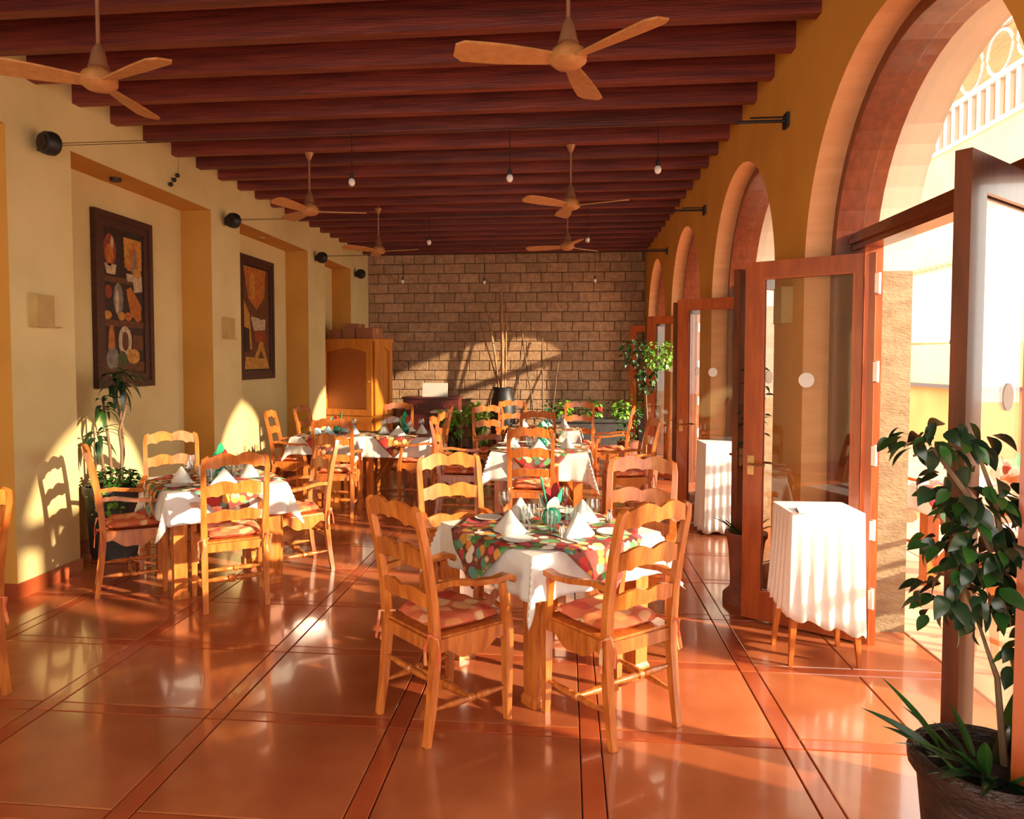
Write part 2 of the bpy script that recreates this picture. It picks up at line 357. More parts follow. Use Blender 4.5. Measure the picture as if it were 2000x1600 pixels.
for i, yc in enumerate(YC):
    w = thing('window_%d' % (i+1), 'arched wooden frame with transom and fanlight glass, ' + ['nearest the camera', 'around the largest bright opening', 'third along the right wall', 'fourth along the right wall', 'farthest, beside the brick wall'][i], 'window', (0, yc, 0)); structure(w)
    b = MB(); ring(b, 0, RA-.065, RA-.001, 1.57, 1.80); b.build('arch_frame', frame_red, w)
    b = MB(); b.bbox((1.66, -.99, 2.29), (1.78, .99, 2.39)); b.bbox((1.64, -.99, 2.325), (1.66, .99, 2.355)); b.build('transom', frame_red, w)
    b = MB(); b.bbox((1.68, YH1, 0.0), (1.78, 1.012, 2.29)); b.bbox((1.68, YH0-.08, 0), (1.78, YH0, 2.29)); b.build('jamb_post', redwood, w)
    P = [(y, z) for y, z in arch_pts(0, RA-.066, 28) if z > 2.392]
    zt = 2.392; hw = sqrt((RA-.066)**2-(zt-ZS)**2)
    P = [(hw, zt)]+P+[(-hw, zt)]; n = len(P)
    V = [(1.715, y, z) for y, z in P]+[(1.721, y, z) for y, z in P]
    b = MB(); b.add(V, [tuple(range(n)), tuple(range(2*n-1, n-1, -1))]+[(k, (k+1) % n, n+(k+1) % n, n+k) for k in range(n)]); b.build('pane', pane_m, w)
    b = MB(); b.bbox((1.715, -.985, .12), (1.721, YH0-.08, 2.29)); b.build('pane', pane_m, w)
    b = MB(); b.bbox((1.69, -1.012, 0), (1.76, YH0-.08, .12)); b.build('sill_panel', redwood, w)
LW, LH = .735, 2.26
def make_leaf(wood, label, width):
    """local: hinge at origin, leaf extends along +x, thickness along y"""
    t = thing('door_leaf', label, 'door')
    s, th = .105, .045
    b = MB(); b.bbox((0, -th/2, .012), (s, th/2, LH)); b.build('stile', wood, t)
    b = MB(); b.bbox((width-s, -th/2, .012), (width, th/2, LH)); b.build('stile', wood, t)
    b = MB(); b.bbox((s, -th/2, LH-.1), (width-s, th/2, LH)); b.build('top_rail', wood, t)
    b = MB(); b.bbox((s, -th/2, .012), (width-s, th/2, .19)); b.build('bottom_rail', wood, t)
    b = MB()
    for zz in (.19, LH-.112):
        for sg in (-1, 1): b.bbox((s, sg*th/2, zz), (width-s, sg*th*.2, zz+.012))
    for xx in (s, width-s-.012):
        for sg in (-1, 1): b.bbox((xx, sg*th/2, .202), (xx+.012, sg*th*.2, LH-.112))
    b.build('glazing_bead', wood, t)
    b = MB(); b.bbox((s-.005, -.003, .185), (width-s+.005, .003, LH-.095)); b.build('pane', pane_m, t)
    m = MB().lathe([(0, -.005), (.045, -.005), (.045, .005), (0, .005)], 20).mesh('sticker', linen); m.transform(Matrix.Rotation(pi/2, 4, 'X'))
    put('sticker', m, t, (width*.5, 0, 1.53)).data.name = 'sticker'
    b = MB()
    for sg in (-1, 1):
        b.bbox((width-.07, sg*th/2, .93), (width-.03, sg*(th/2+.006), 1.05)); b.sweep([(width-.05, sg*(th/2+.004), 1.0), (width-.05, sg*(th/2+.045), 1.0)], .009, 8); b.sweep([(width-.045, sg*(th/2+.045), 1.0), (width-.15, sg*(th/2+.045), 1.0)], .008, 8)
    b.build('handle', brass, t, True)
    for zz in (.22, .62, 1.05, 1.53, 2.03):
        b = MB(); b.bbox((-.018, -th/2-.002, zz), (.004, th/2+.002, zz+.11)); b.sweep([(-.012, 0, zz-.005), (-.012, 0, zz+.115)], .012, 8); b.build('hinge', hinge_m, t)
    return t
far_labels = ['open glass door leaf hinged at the nearest arch, its red edge along the right border',
 'large open glass door leaf standing behind the cloth-covered tray stand',
 'open glass door leaf behind the second white draped stand', 'open glass door leaf just beyond the hanging green plant',
 'farthest open glass door leaf, close to the brick wall']
near_labels = ['glass door leaf beside the camera, out of the picture', 'dark open door leaf in front of the bright outdoors, behind the ficus',
 'open door leaf seen edge-on just left of the large glass leaf', 'open door leaf seen edge-on beside the draped stand farther back', 'open door leaf seen edge-on near the brick wall']
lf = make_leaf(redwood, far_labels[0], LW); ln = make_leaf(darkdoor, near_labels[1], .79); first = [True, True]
for i, yc in enumerate(YC):
    p0 = Vector((1.745, yc+YH1+.0)); p1 = Vector((1.745-.625, yc+YH1+.405)) if i else p0+Vector((-.58, .42)); a = atan2(p1.y-p0.y, p1.x-p0.x)
    if i == 0: lf.location = (*p0, 0); lf.rotation_euler = (0, 0, a); lf['group'] = 'open glazed door leaves'
    else: dup(lf, (*p0, 0), a, far_labels[i])
    if i == 0: continue
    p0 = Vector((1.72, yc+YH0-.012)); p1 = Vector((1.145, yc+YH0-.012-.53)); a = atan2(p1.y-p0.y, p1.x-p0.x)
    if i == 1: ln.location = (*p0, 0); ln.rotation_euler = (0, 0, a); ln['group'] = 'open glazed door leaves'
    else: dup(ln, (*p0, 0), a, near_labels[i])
b = MB(); b.bbox((XO+.01, -1.6, 0), (10.0, -1.1, 4.6)); structure(b.build('sun_blocking_wall', white_ext))  # out-of-view wall, added to keep sun through the nearest arch off the floor
# ------------------------------------------------------------------ patio and houses outside
b = MB(); b.bbox((XO, -12, -.14), (30, 34, -.03)); pat = structure(b.build('patio', grout)); pat.name = 'ground_patio'
pt = MB().slab((0, 0, -.015), (.89, .89, .03), .004).mesh('paving_tile', patio)
for i in range(7):
    for j in range(12): put('paving_tile', pt, pat, (XO+.46+.9*i, -.5+.9*j, 0))
b = MB(); b.bbox((XO+6.3, -12, -.03), (30, 34, 0)); b.bbox((XO, -12, -.03), (XO+6.3, -.96, 0)); b.bbox((XO, 9.86, -.03), (XO+6.3, 34, 0)); b.build('paving', patio, pat)
h = thing('house', 'yellow and white house with scalloped eaves beyond the patio', 'building', (8.6, 17, 0))
b = MB(); b.bbox((0, -5, 0), (6, 8, 3.85)); b.build('white_wall', white_ext, h)
b = MB(); b.bbox((-.1, -5, 3.85), (6, 8, 6.4)); b.build('upper_wall', yellow_ext, h)
b = MB()
for k in range(52): b.ball((-.14, -5+.125+.25*k, 3.86), .13, 8, 5, (.5, 1, .8))
b.build('scalloped_eave', yellow_ext, h)
b = MB()
b.add([(-1.6, -4.2, 1.2), (-1.6, 3.2, 1.2), (-1.6, 3.2, 1.55), (-1.6, -1.2, 1.95), (-1.6, -4.2, 1.95), (0, -4.2, 1.2), (0, 3.2, 1.2), (0, 3.2, 1.55), (0, -1.2, 1.95), (0, -4.2, 1.95)],
      [(0, 1, 2, 3, 4), (5, 9, 8, 7, 6), (0, 4, 9, 5), (4, 3, 8, 9), (3, 2, 7, 8), (2, 1, 6, 7), (1, 0, 5, 6)]); b.build('lean_to_gable', yellow_ext, h)
b = MB(); b.bbox((-1.5, -4.1, 0), (-.1, 3.1, 1.13)); b.build('orange_wall', orange_ext, h)
b = MB(); b.bbox((-1.66, -4.25, 1.13), (-.05, 3.25, 1.2)); b.build('lean_to_cornice', frame_dark, h)
rt = MB().sweep([(-1.68, 0, 0), (0, 0, .0)], .07, 8).mesh('roof_tile', roof_tile)
for k in range(34):
    y = 3.2-.13*k; z = 1.56+max(0, (3.2-y))*.0909 if y > -1.2 else 1.96
    put('roof_tile', rt, h, (0, y, z))
b = MB()
zr = 6.4
for k in range(40): b.bbox((-.12, -5+.33*k, zr), (-.04, -4.86+.33*k, zr+.8))
b.bbox((-.14, -5, zr+.8), (0, 8, zr+.92)); b.bbox((-.14, -5, zr-.05), (0, 8, zr+.05))
for k in range(13):
    c = -4.6+1.0*k; b.sweep([(-.08, c+.42*cos(a_*pi/10), zr+1.35+.42*sin(a_*pi/10)) for a_ in range(21)], .035, 6)
b.bbox((-.14, -5, zr+1.8), (0, 8, zr+1.95)); b.build('balcony_lattice', white_ext, h)
b = MB(); b.bbox((.25, -5, zr), (6, 8, zr+2.2)); b.build('attic_wall', reveal_pink, h)
wl = thing('wall_lantern', 'glass wall lantern on the white house outside, right of the dark door stile', 'lantern', (7.2, 14.35, 1.35))
b = MB(); b.lathe([(.10, 0), (.16, .42), (0, .52)], 6); b.build('lantern_glass', bulb_m, wl)
b = MB(); b.lathe([(.19, .42), (.05, .56), (.02, .62)], 6); b.sweep([(0, 0, .6), (0, 0, .68), (.35, 0, .68)], .012, 6); b.build('bracket', ironm, wl)
# ------------------------------------------------------------------ chairs
def lerp(a, b_, t): return a+(b_-a)*t
def slat(b, z0, z1, y, hump, bot, xr=.178, thick=.018, n=24, bow=.022, lean=-.12):
    A = []; B = []
    for i in range(n+1):
        u = -1+2*i/n; x = xr*u; au = abs(u)
        top = z1+hump*(1-au**2.2)*.55+hump*.45*sin(pi*min(1, au*1.15))**2-hump*.30*math.exp(-(u/.10)**2)
        lo = z0+bot*(1-au**2)-bot*.55*math.exp(-((au-.62)/.09)**2)-bot*.35*math.exp(-(u/.08)**2)
        yy = y-bow*(1-u*u)
        A.append((x, yy+lean*(lo-z0), lo)); B.append((x, yy+lean*(top-z0), top))
    b.strip(A, B, thick, (0, 1, 0))
def turned(b, p0, p1, r=.013, n=10):
    P0 = Vector(p0); P1 = Vector(p1); prof = [(0, .75), (.06, .7), (.3, 1.35), (.42, 1.25), (.45, .8), (.47, 1.5), (.53, 1.5), (.55, .8), (.58, 1.25), (.7, 1.35), (.94, .7), (1, .75)]
    b.sweep([P0.lerp(P1, t) for t, _ in prof], [r*q for _, q in prof], n)
def apron(b, p0, p1, zt, h0, h1, nrm, th=.018, n=16):
    A = []; B = []
    for i in range(n+1):
        t = i/n; x = Vector(p0).lerp(Vector(p1), t); u = abs(2*t-1)
        d = h0+(h1-h0)*max(0, 1-(u/.75)**2) + .006*cos(6*pi*t)
        A.append((x.x, x.y, zt-d)); B.append((x.x, x.y, zt))
    b.strip(A, B, th, nrm)
def make_chair(name, label, wood=honey, cush=cushion_m):
    t = thing(name, label, 'chair')
    for s in (-1, 1):
        b = MB(); P = [(s*.193, -.045, 0), (s*.193, -.02, .16), (s*.193, 0, .36), (s*.193, 0, .46), (s*.195, -.012, .62), (s*.198, -.045, .82), (s*.199, -.078, .96), (s*.192, -.090, 1.015), (s*.170, -.094, 1.032)]
        b.sweep(P, [(.014, .016), (.017, .018), (.019, .020), (.019, .021), (.017, .019), (.016, .017), (.015, .016), (.014, .013), (.010, .008)], sq=True, up=(1, 0, 0)); b.build('rear_leg', wood, t, True)
        b = MB(); P = [(s*.225, .385, 0), (s*.222, .385, .12), (s*.222, .385, .36), (s*.222, .385, .45), (s*.224, .365, .56), (s*.226, .350, .645)]
        b.sweep(P, [.014, .017, .021, .020, .015, .014], sq=True, up=(1, 0, 0)); b.build('front_leg', wood, t, True)
        b = MB(); P = [(s*.195, -.015, .685), (s*.205, .08, .690), (s*.222, .20, .670), (s*.228, .30, .662), (s*.228, .37, .668), (s*.228, .405, .655), (s*.228, .415, .635)]
        b.sweep(P, [(.014, .013), (.016, .013), (.019, .012), (.022, .012), (.025, .013), (.024, .012), (.018, .008)], sq=True); b.build('arm', wood, t, True)
        b = MB(); apron(b, (s*.196, .01, 0), (s*.220, .375, 0), .45, .055, .105, (1, 0, 0)); b.build('side_apron', wood, t)
        b = MB(); turned(b, (s*.193, -.01, .15), (s*.222, .385, .15), .012); b.build('stretcher', wood, t, True)
    b = MB(); apron(b, (-.215, .385, 0), (.215, .385, 0), .45, .055, .105, (0, 1, 0)); b.build('front_apron', wood, t)
    b = MB(); b.bbox((-.185, -.012, .39), (.185, .012, .445)); b.build('back_rail', wood, t)
    b = MB(); turned(b, (-.207, .18, .15), (.207, .18, .15), .015); b.box((0, .18, .15), (.045, .045, .045)); b.build('stretcher', wood, t, True)
    b = MB(); turned(b, (-.193, -.005, .27), (.193, -.005, .27), .012); b.build('stretcher', wood, t, True)
    b = MB(); slat(b, .945, 1.020, -.078, .036, .030, .190); b.build('top_rail', wood, t, True)
    b = MB(); slat(b, .758, .835, -.036, .030, .022, .184); b.build('back_slat', wood, t, True)
    b = MB(); slat(b, .585, .650, -.010, .024, .014, .184); b.build('back_slat', wood, t, True)
    b = MB(); b.add([(-.19, 0, .447), (.19, 0, .447), (.222, .40, .447), (-.222, .40, .447), (-.19, 0, .459), (.19, 0, .459), (.222, .40, .459), (-.222, .40, .459)], [(3, 2, 1, 0), (4, 5, 6, 7), (0, 1, 5, 4), (1, 2, 6, 5), (2, 3, 7, 6), (3, 0, 4, 7)]); b.build('seat', wood, t)
    # cushion: puffed slab with seams, ties at the rear posts
    n = 14; V = []; F = []
    for lay in (1, -1):
        for j in range(n+1):
            for i in range(n+1):
                u, v = -1+2*i/n, -1+2*j/n
                e = max(0, (1-abs(u)**5)*(1-abs(v)**5))
                sc = 1-.10*(abs(u)**2)*(abs(v)**2); w = lerp(.172, .203, (v+1)/2)
                z = .487+lay*(.030*e**.5 if lay > 0 else .025*e**.3)+(.004*sin(9*u+5*v)+.004*sin(11*v-4*u) if lay > 0 else 0)
                V.append((u*w*sc, .205+v*.186*sc, z))
    N_ = (n+1)**2
    for j in range(n):
        for i in range(n):
            a = j*(n+1)+i; F.append((a, a+1, a+n+2, a+n+1)); F.append((N_+a, N_+a+n+1, N_+a+n+2, N_+a+1))
    R_ = [i for i in range(n+1)]+[j*(n+1)+n for j in range(1, n+1)]+[n*(n+1)+i for i in range(n-1, -1, -1)]+[j*(n+1) for j in range(n-1, 0, -1)]
    for k in range(len(R_)): a, c = R_[k], R_[(k+1) % len(R_)]; F.append((a, N_+a, N_+c, c))
    b = MB(); b.add(V, F); cu = b.build('cushion', cush, t, True)
    for s in (-1, 1):
        b = MB(); b.sweep([(s*.165, .03, .48), (s*.20, -.035, .485), (s*.23, -.01, .47), (s*.225, .0, .40), (s*.235, -.01, .33)], [(.007, .003)]*5, sq=True); b.sweep([(s*.20, -.035, .485), (s*.19, -.05, .43), (s*.2, -.055, .36)], [(.007, .003)]*3, sq=True)
        b.build('tie', cush, cu)
    return t
CH = make_chair('armchair', 'x')
_fc = [CH]
def face(fx, fy): return atan2(-fx, fy)
def chair(x, y, fx, fy, label, group):
    """x,y: floor midpoint of the rear legs; fx,fy: the way the sitter faces"""
    rz = face(fx, fy)
    if _fc: o = _fc.pop(); o.location = (x, y, 0); o.rotation_euler = (0, 0, rz); o['label'] = label; o['group'] = group; return o
    return dup(CH, (x, y, 0), rz, label, group)
G1, G2, G3, G4, G5 = 'armchairs at the front table', 'armchairs at the left table', 'armchairs at the far left tables', 'armchairs at the middle and far tables', 'armchairs on the patio'
chair(-.695, 3.115, .70, .72, 'ladder-back armchair nearest the camera, left of the two seen from behind', G1)
chair(.325, 3.15, -.62, .78, 'ladder-back armchair nearest the camera, right of the two, bright flowered cushion', G1)
chair(-.72, 4.48, .42, -.90, 'pale sunlit ladder-back armchair facing us behind the front table, left', G1)
chair(.45, 4.42, -.25, -.97, 'darker armchair behind the front table, right, beside the glass door', G1)
chair(-2.19, 4.53, -.55, .83, 'armchair seen from behind in front of the left table', G2)
chair(-3.30, 4.78, .82, .57, 'armchair seen side-on at the wall pillar, left of the left table', G2)
chair(-3.28, 5.66, .50, -.86, 'armchair facing us behind the left table, below the first painting', G2)
chair(-2.00, 5.58, -.76, -.65, 'armchair seen side-on right of the left table', G2)
chair(-2.83, 3.04, -.98, .20, 'armchair cut off by the left edge of the picture', G2)
chair(-2.42, 7.25, -.15, .98, 'armchair with slim posts in front of the two far left tables', G3)
chair(-3.45, 8.28, .95, .12, 'leftmost narrow-looking armchair against the wall at the far left tables', G3)
chair(-3.42, 9.20, .96, -.1, 'second narrow-looking armchair against the wall, just before the armoire', G3)
chair(-1.52, 8.30, -.97, .1, 'armchair seen edge-on right of the far left tables, nearer of two', G3)
chair(-1.60, 9.25, -.97, -.05, 'armchair seen edge-on right of the far left tables, farther of two', G3)
chair(-2.35, 9.80, .05, -1, 'armchair facing us in front of the armoire side', G3)
chair(-.32, 6.50, .02, 1, 'tall dark armchair seen from behind right above the front table', G4)
chair(-.34, 8.60, -.02, 1, 'armchair seen from behind between the middle and far tables', G4)
chair(.82, 7.55, -.97, -.15, 'armchair seen edge-on right of the middle table beside the doors', G4)
chair(-1.32, 7.50, .95, .05, 'armchair side-on left of the middle table', G4)
chair(-1.02, 9.38, .3, -.95, 'small far armchair with a red seat, left of the far table', G4)
chair(-.80, 10.62, .1, -1, 'farthest pale armchair in front of the black planter', G4)
chair(.18, 10.35, -.1, -1, 'orange armchair facing us at the far table, in front of the low green plants', G4)
chair(.78, 9.50, -.9, .1, 'far armchair at the right end of the far table near the green plants', G4)
chair(2.55, 4.15, .15, .98, 'patio armchair just outside the large open doorway', G5)
chair(3.20, 3.35, -.9, .4, 'patio armchair behind the ficus, outside', G5)
chair(2.55, 6.35, .4, -.9, 'patio armchair seen through the large glass door leaf', G5)
# ------------------------------------------------------------------ tables, cloths and settings
def make_table(label, side, loc, rz, group='square dining tables'):
    t = thing('dining_table', label, 'table', loc, rz, group); a = side/2
    b = MB(); b.bbox((-a, -a, .715), (a, a, .74)); b.build('tabletop', honey, t)
    b = MB()
    for s in (-1, 1): b.bbox((-a+.06, s*(a-.07)-.01, .64), (a-.06, s*(a-.07)+.01, .715)); b.bbox((s*(a-.07)-.01, -a+.06, .64), (s*(a-.07)+.01, a-.06, .715))
    b.build('apron', honey, t)
    for sx in (-1, 1):
        for sy in (-1, 1):
            b = MB(); c = a-.085; b.sweep([(sx*c, sy*c, 0), (sx*c, sy*c, .03), (sx*c, sy*c, .05), (sx*c, sy*c, .715)], [.052, .052, .042, .045], sq=True, up=(1, 0, 0)); b.build('leg', honey, t)
    for s in (-1, 1):
        b = MB(); c = a-.12
        P = [(s*c*lerp(-1, 1, k/12), c*lerp(-1, 1, k/12), .16+.42*sin(pi*k/12)) for k in range(13)]
        b.sweep(P, [(.018, .022)]*13, sq=True); b.build('brace', honey, t)
    return t
def drape(side, over, z0, res=44, seed=0, amp=.022, cut=0.0):
    """cloth mesh over a square top; origin at the centre of the top"""
    rnd = random.Random(seed); a = side/2; H = a+over; V = []; F = []; ph = [rnd.uniform(0, 6) for _ in range(6)]
    G_ = [-H+over*k/10 for k in range(10)]+[-a+2*a*k/26 for k in range(26)]+[a+over*k/10 for k in range(11)]; res = len(G_)-1
    for j in range(res+1):
        for i in range(res+1):
            x, y = G_[i], G_[j]
            # keep a row of vertices exactly on the fold
            ex, ey = max(abs(x)-a, 0), max(abs(y)-a, 0); sx, sy = (1 if x > 0 else -1), (1 if y > 0 else -1)
            m_, M_ = min(ex, ey), max(ex, ey)
            d = sqrt(ex*ex+ey*ey); px = min(abs(x), a)*sx; py = min(abs(y), a)*sy
            if d > 0:
                k = min(1, d/over)*(1-(m_/(M_+1e-6)))
                if ex >= ey: s_ = y; off = .008+amp*k*(.5+.5*sin(s_*26+ph[0]+sx))+.006*sin(s_*61+ph[1])*k
                else: s_ = x; off = .008+amp*k*(.5+.5*sin(s_*24+ph[2]+sy))+.006*sin(s_*57+ph[3])*k
                if m_ > 0:
                    px += sx*(off*.8+m_*.42*ex/(M_+1e-6)); py += sy*(off*.8+m_*.42*ey/(M_+1e-6))
                elif ex > 0: px += sx*off
                else: py += sy*off
            V.append((px, py, z0-d))
    for j in range(res):
        for i in range(res): A = j*(res+1)+i; F.append((A, A+1, A+res+2, A+res+1))
    me = MB().add(V, F).mesh('tablecloth', linen, True); return me
def solid(o, th):
    md = o.modifiers.new('thickness', 'SOLIDIFY'); md.thickness = th; md.offset = 1; return o
def topper(side, reach, z0, res=40):
    """small square laid diagonally; corners hang over the middles of the table's sides"""
    a = side/2; V = []; F = []
    for j in range(res+1):
        for i in range(res+1):
            s, t = -1+2*i/res, -1+2*j/res; x, y = (s-t)/2*reach, (s+t)/2*reach
            ex, ey = max(abs(x)-a, 0), max(abs(y)-a, 0); sx, sy = (1 if x > 0 else -1), (1 if y > 0 else -1)
            px, py = min(abs(x), a)*sx, min(abs(y), a)*sy
            k = min(1, max(ex, ey)/.1)
            if ex > 0: px += sx*(.034+.028*k+.008*sin(y*40)*k)
            if ey > 0: py += sy*(.034+.028*k+.008*sin(x*40)*k)
            V.append((px, py, z0-ex-ey+(.0015*sin(x*30)*sin(y*27) if k == 0 else 0)))
    for j in range(res):
        for i in range(res): A = j*(res+1)+i; F.append((A, A+1, A+res+2, A+res+1))
    return MB().add(V, F).mesh('table_topper', topper_m, True)
# prototypes of small things (origin at their base)
def napkin_mesh(m_, h=.115, r=.085, name='napkin'):
    b = MB(); n = 24; rows = 6; V = []
    for j in range(rows+1):
        t = j/rows
        for k in range(n):
            th = 2*pi*k/n; rr = r*(1-t)**.9*(1+.12*cos(3*th)*(1-t)+.05*cos(8*th)*(1-t)); V.append((rr*cos(th)*1.15, rr*sin(th)*.8, h*t+.012*sin(3*th)*(1-t)*0))
    F = [(j*n+k, j*n+(k+1) % n, (j+1)*n+(k+1) % n, (j+1)*n+k) for j in range(rows) for k in range(n)]+[tuple(range(n-1, -1, -1))]
    b.add(V, F)
    # overlapping fold on the front
    b.strip([(r*.9*cos(a_), -r*.86*sin(a_)-.004, .002) for a_ in (.5, 1.0, 1.57, 2.1, 2.6)], [(0.004*cos(a_), -.006, h*.98) for a_ in (.5, 1.0, 1.57, 2.1, 2.6)], .004, (0, 1, 0))
    return b.mesh(name, m_, True)
NAP = {'white': napkin_mesh(linen), 'blue': napkin_mesh(blue_cloth)}
wine_me = MB().lathe([(.032, 0), (.032, .003), (.006, .006), (.005, .07), (.012, .08), (.034, .105), (.038, .135), (.030, .17), (.028, .17), (.036, .135), (.032, .107), (0, .084)], 18, cap=False).mesh('wine_glass', drink_m, True)
tumb_me = MB().lathe([(0, 0), (.026, 0), (.033, .10), (.031, .10), (.024, .006), (0, .006)], 18, cap=False).mesh('tumbler', drink_m, True)
b = MB(); b.box((0, 0, .003), (.012, .10, .003)); b.box((0, .075, .004), (.026, .06, .003)); b.box((0, -.07, .003), (.016, .05, .004)); fork_me = b.mesh('fork', silver)
b = MB(); b.box((0, .04, .003), (.018, .12, .003)); b.box((0, -.06, .004), (.014, .09, .005)); knife_me = b.mesh('knife', silver)
plate_me = MB().lathe([(0, 0), (.05, 0), (.075, .008), (.078, .011), (.05, .005), (0, .004)], 24, cap=False).mesh('side_plate', linen, True)
pepper_me = MB().lathe([(0, 0), (.016, 0), (.018, .03), (.012, .05), (.014, .06), (0, .07)], 12, cap=False).mesh('salt_shaker', silver, True)
def centre(x, y, z, where, s=1.0, cloths=True):
    v = thing('vase', 'green bowl vase of red and green napkins, ' + where, 'vase', (x, y, z), random.uniform(0, 6), 'green centrepiece vases')
    b = MB(); b.lathe([(0, 0), (.030*s, 0), (.048*s, .015*s), (.056*s, .045*s), (.046*s, .075*s), (.036*s, .085*s), (.042*s, .100*s), (.038*s, .100*s), (.030*s, .085*s), (.04*s, .06*s), (0, .02*s)], 22, cap=False); b.build('bowl', green_ceramic, v, True)
    cols = [green_cloth, linen, red_cloth, red_cloth, green_cloth, linen]
    for q, (a_, hh, tl) in enumerate([(2.6, .26, .06), (2.2, .17, .075), (.3, .22, .055), (1.2, .19, .05), (5.2, .20, .06), (4.2, .16, .07)]):
        p0 = Vector((.012*cos(a_), .012*sin(a_), .06*s)); p1 = Vector((tl*cos(a_), tl*sin(a_), hh*s)); tt = Vector((-sin(a_), cos(a_), 0))
        A = [p0.lerp(p1, t)+tt*(.034*sin(pi*min(1, t*1.0))**.8+.004)*s+Vector((0, 0, .01*sin(t*9))) for t in [k/8 for k in range(9)]]
        B = [p0.lerp(p1, t)-tt*(.030*sin(pi*min(1, t*1.0))**.8+.004)*s for t in [k/8 for k in range(9)]]
        bb = MB(); bb.strip(A, B, .006, (cos(a_), sin(a_), 0)); bb.build('folded_napkin', cols[q], v, True)
    return v
SLOT = ['left', 'right', 'near', 'far']
def settings(cx, cy, rz, side, z, where, mats='white', full=True, slots=(0, 1, 2, 3)):
    R = Matrix.Rotation(rz, 2)
    for k in slots:
        a_ = k*pi/2
        def W(u, v):   # u sideways, v from centre outwards
            p = R @ Vector((cos(a_)*v-sin(a_)*u, sin(a_)*v+cos(a_)*u)); return (cx+p.x, cy+p.y, z)
        ang = rz+a_-pi/2
        dx, dy = W(0, 1)[0]-cx, W(0, 1)[1]-cy
        pos = ('near' if dy < -.3 else 'far' if dy > .3 else '')+(' ' if abs(dy) > .3 and abs(dx) > .3 else '')+('left' if dx < -.3 else 'right' if dx > .3 else '')
        tag(put('napkin', NAP[mats], None, W(0, side*.30), ang+.3), '%s cone-folded napkin at the %s place of %s' % ('white' if mats == 'white' else 'pale blue', pos, where), 'napkin', 'cone-folded napkins')
        tag(put('wine_glass', wine_me, None, W(.13, side*.26)), 'stemmed glass at the %s place of %s' % (pos, where), 'glass', 'stemmed glasses')
        if full:
            tag(put('tumbler', tumb_me, None, W(-.06, side*.13)), 'water tumbler at the %s place of %s' % (pos, where), 'glass', 'water tumblers')
            tag(put('fork', fork_me, None, W(.10, side*.33), ang+pi), 'silver fork at the %s place of %s' % (pos, where), 'fork', 'table forks')
            tag(put('knife', knife_me, None, W(-.11, side*.33), ang+pi), 'silver knife at the %s place of %s' % (pos, where), 'knife', 'table knives')
            tag(put('side_plate', plate_me, None, W(.17, side*.38)), 'small side plate at the %s place of %s' % (pos, where), 'plate', 'side plates')
def dress(cx, cy, rz, side, name, over, seed, mats='white', full=True, slots=(0, 1, 2, 3), vase=True):
    make_table('square wooden table, %s' % name, side, (cx, cy, 0), rz)
    o = put('tablecloth', drape(side, over, .745, seed=seed), None, (cx, cy, 0), rz); solid(o, .003); tag(o, 'white linen cloth hanging over %s' % name, 'tablecloth', 'white tablecloths')
    o = put('table_topper', topper(side, side/2*1.62, .752), None, (cx, cy, 0), rz); solid(o, .002); tag(o, 'multicoloured fruit-print topper laid diagonally on %s' % name, 'tablecloth', 'printed table toppers')
    z = .7555
    settings(cx, cy, rz, side, z, name, mats, full, slots)
    if vase: centre(cx+.02, cy+.03, z, 'on '+name)
TR = radians(40)
dress(-.10, 3.86, TR, .84, 'the front table', .21, 1)
dress(-2.63, 5.14, TR, .82, 'the left table by the pillar', .22, 2)
dress(-2.82, 8.50, .0, .80, 'the far left table by the wall', .2, 3, 'blue', False)
dress(-2.00, 8.62, .0, .80, 'the far left aisle table', .24, 4, 'white', False)
dress(-.27, 7.36, .0, .94, 'the middle table', .26, 5)
dress(-.30, 9.52, .0, .90, 'the far table before the plants', .24, 6, 'white', False)
dress(3.05, 5.25, .2, .84, 'the patio table', .2, 7, 'white', False)
tag(put('salt_shaker', pepper_me, None, (-.02, 3.62, .7555)), 'small silver shaker near the front table\'s vase', 'shaker')
tag(put('salt_shaker', pepper_me, None, (.24, 3.98, .7555)), 'small silver shaker beside the right napkin on the front table', 'shaker')
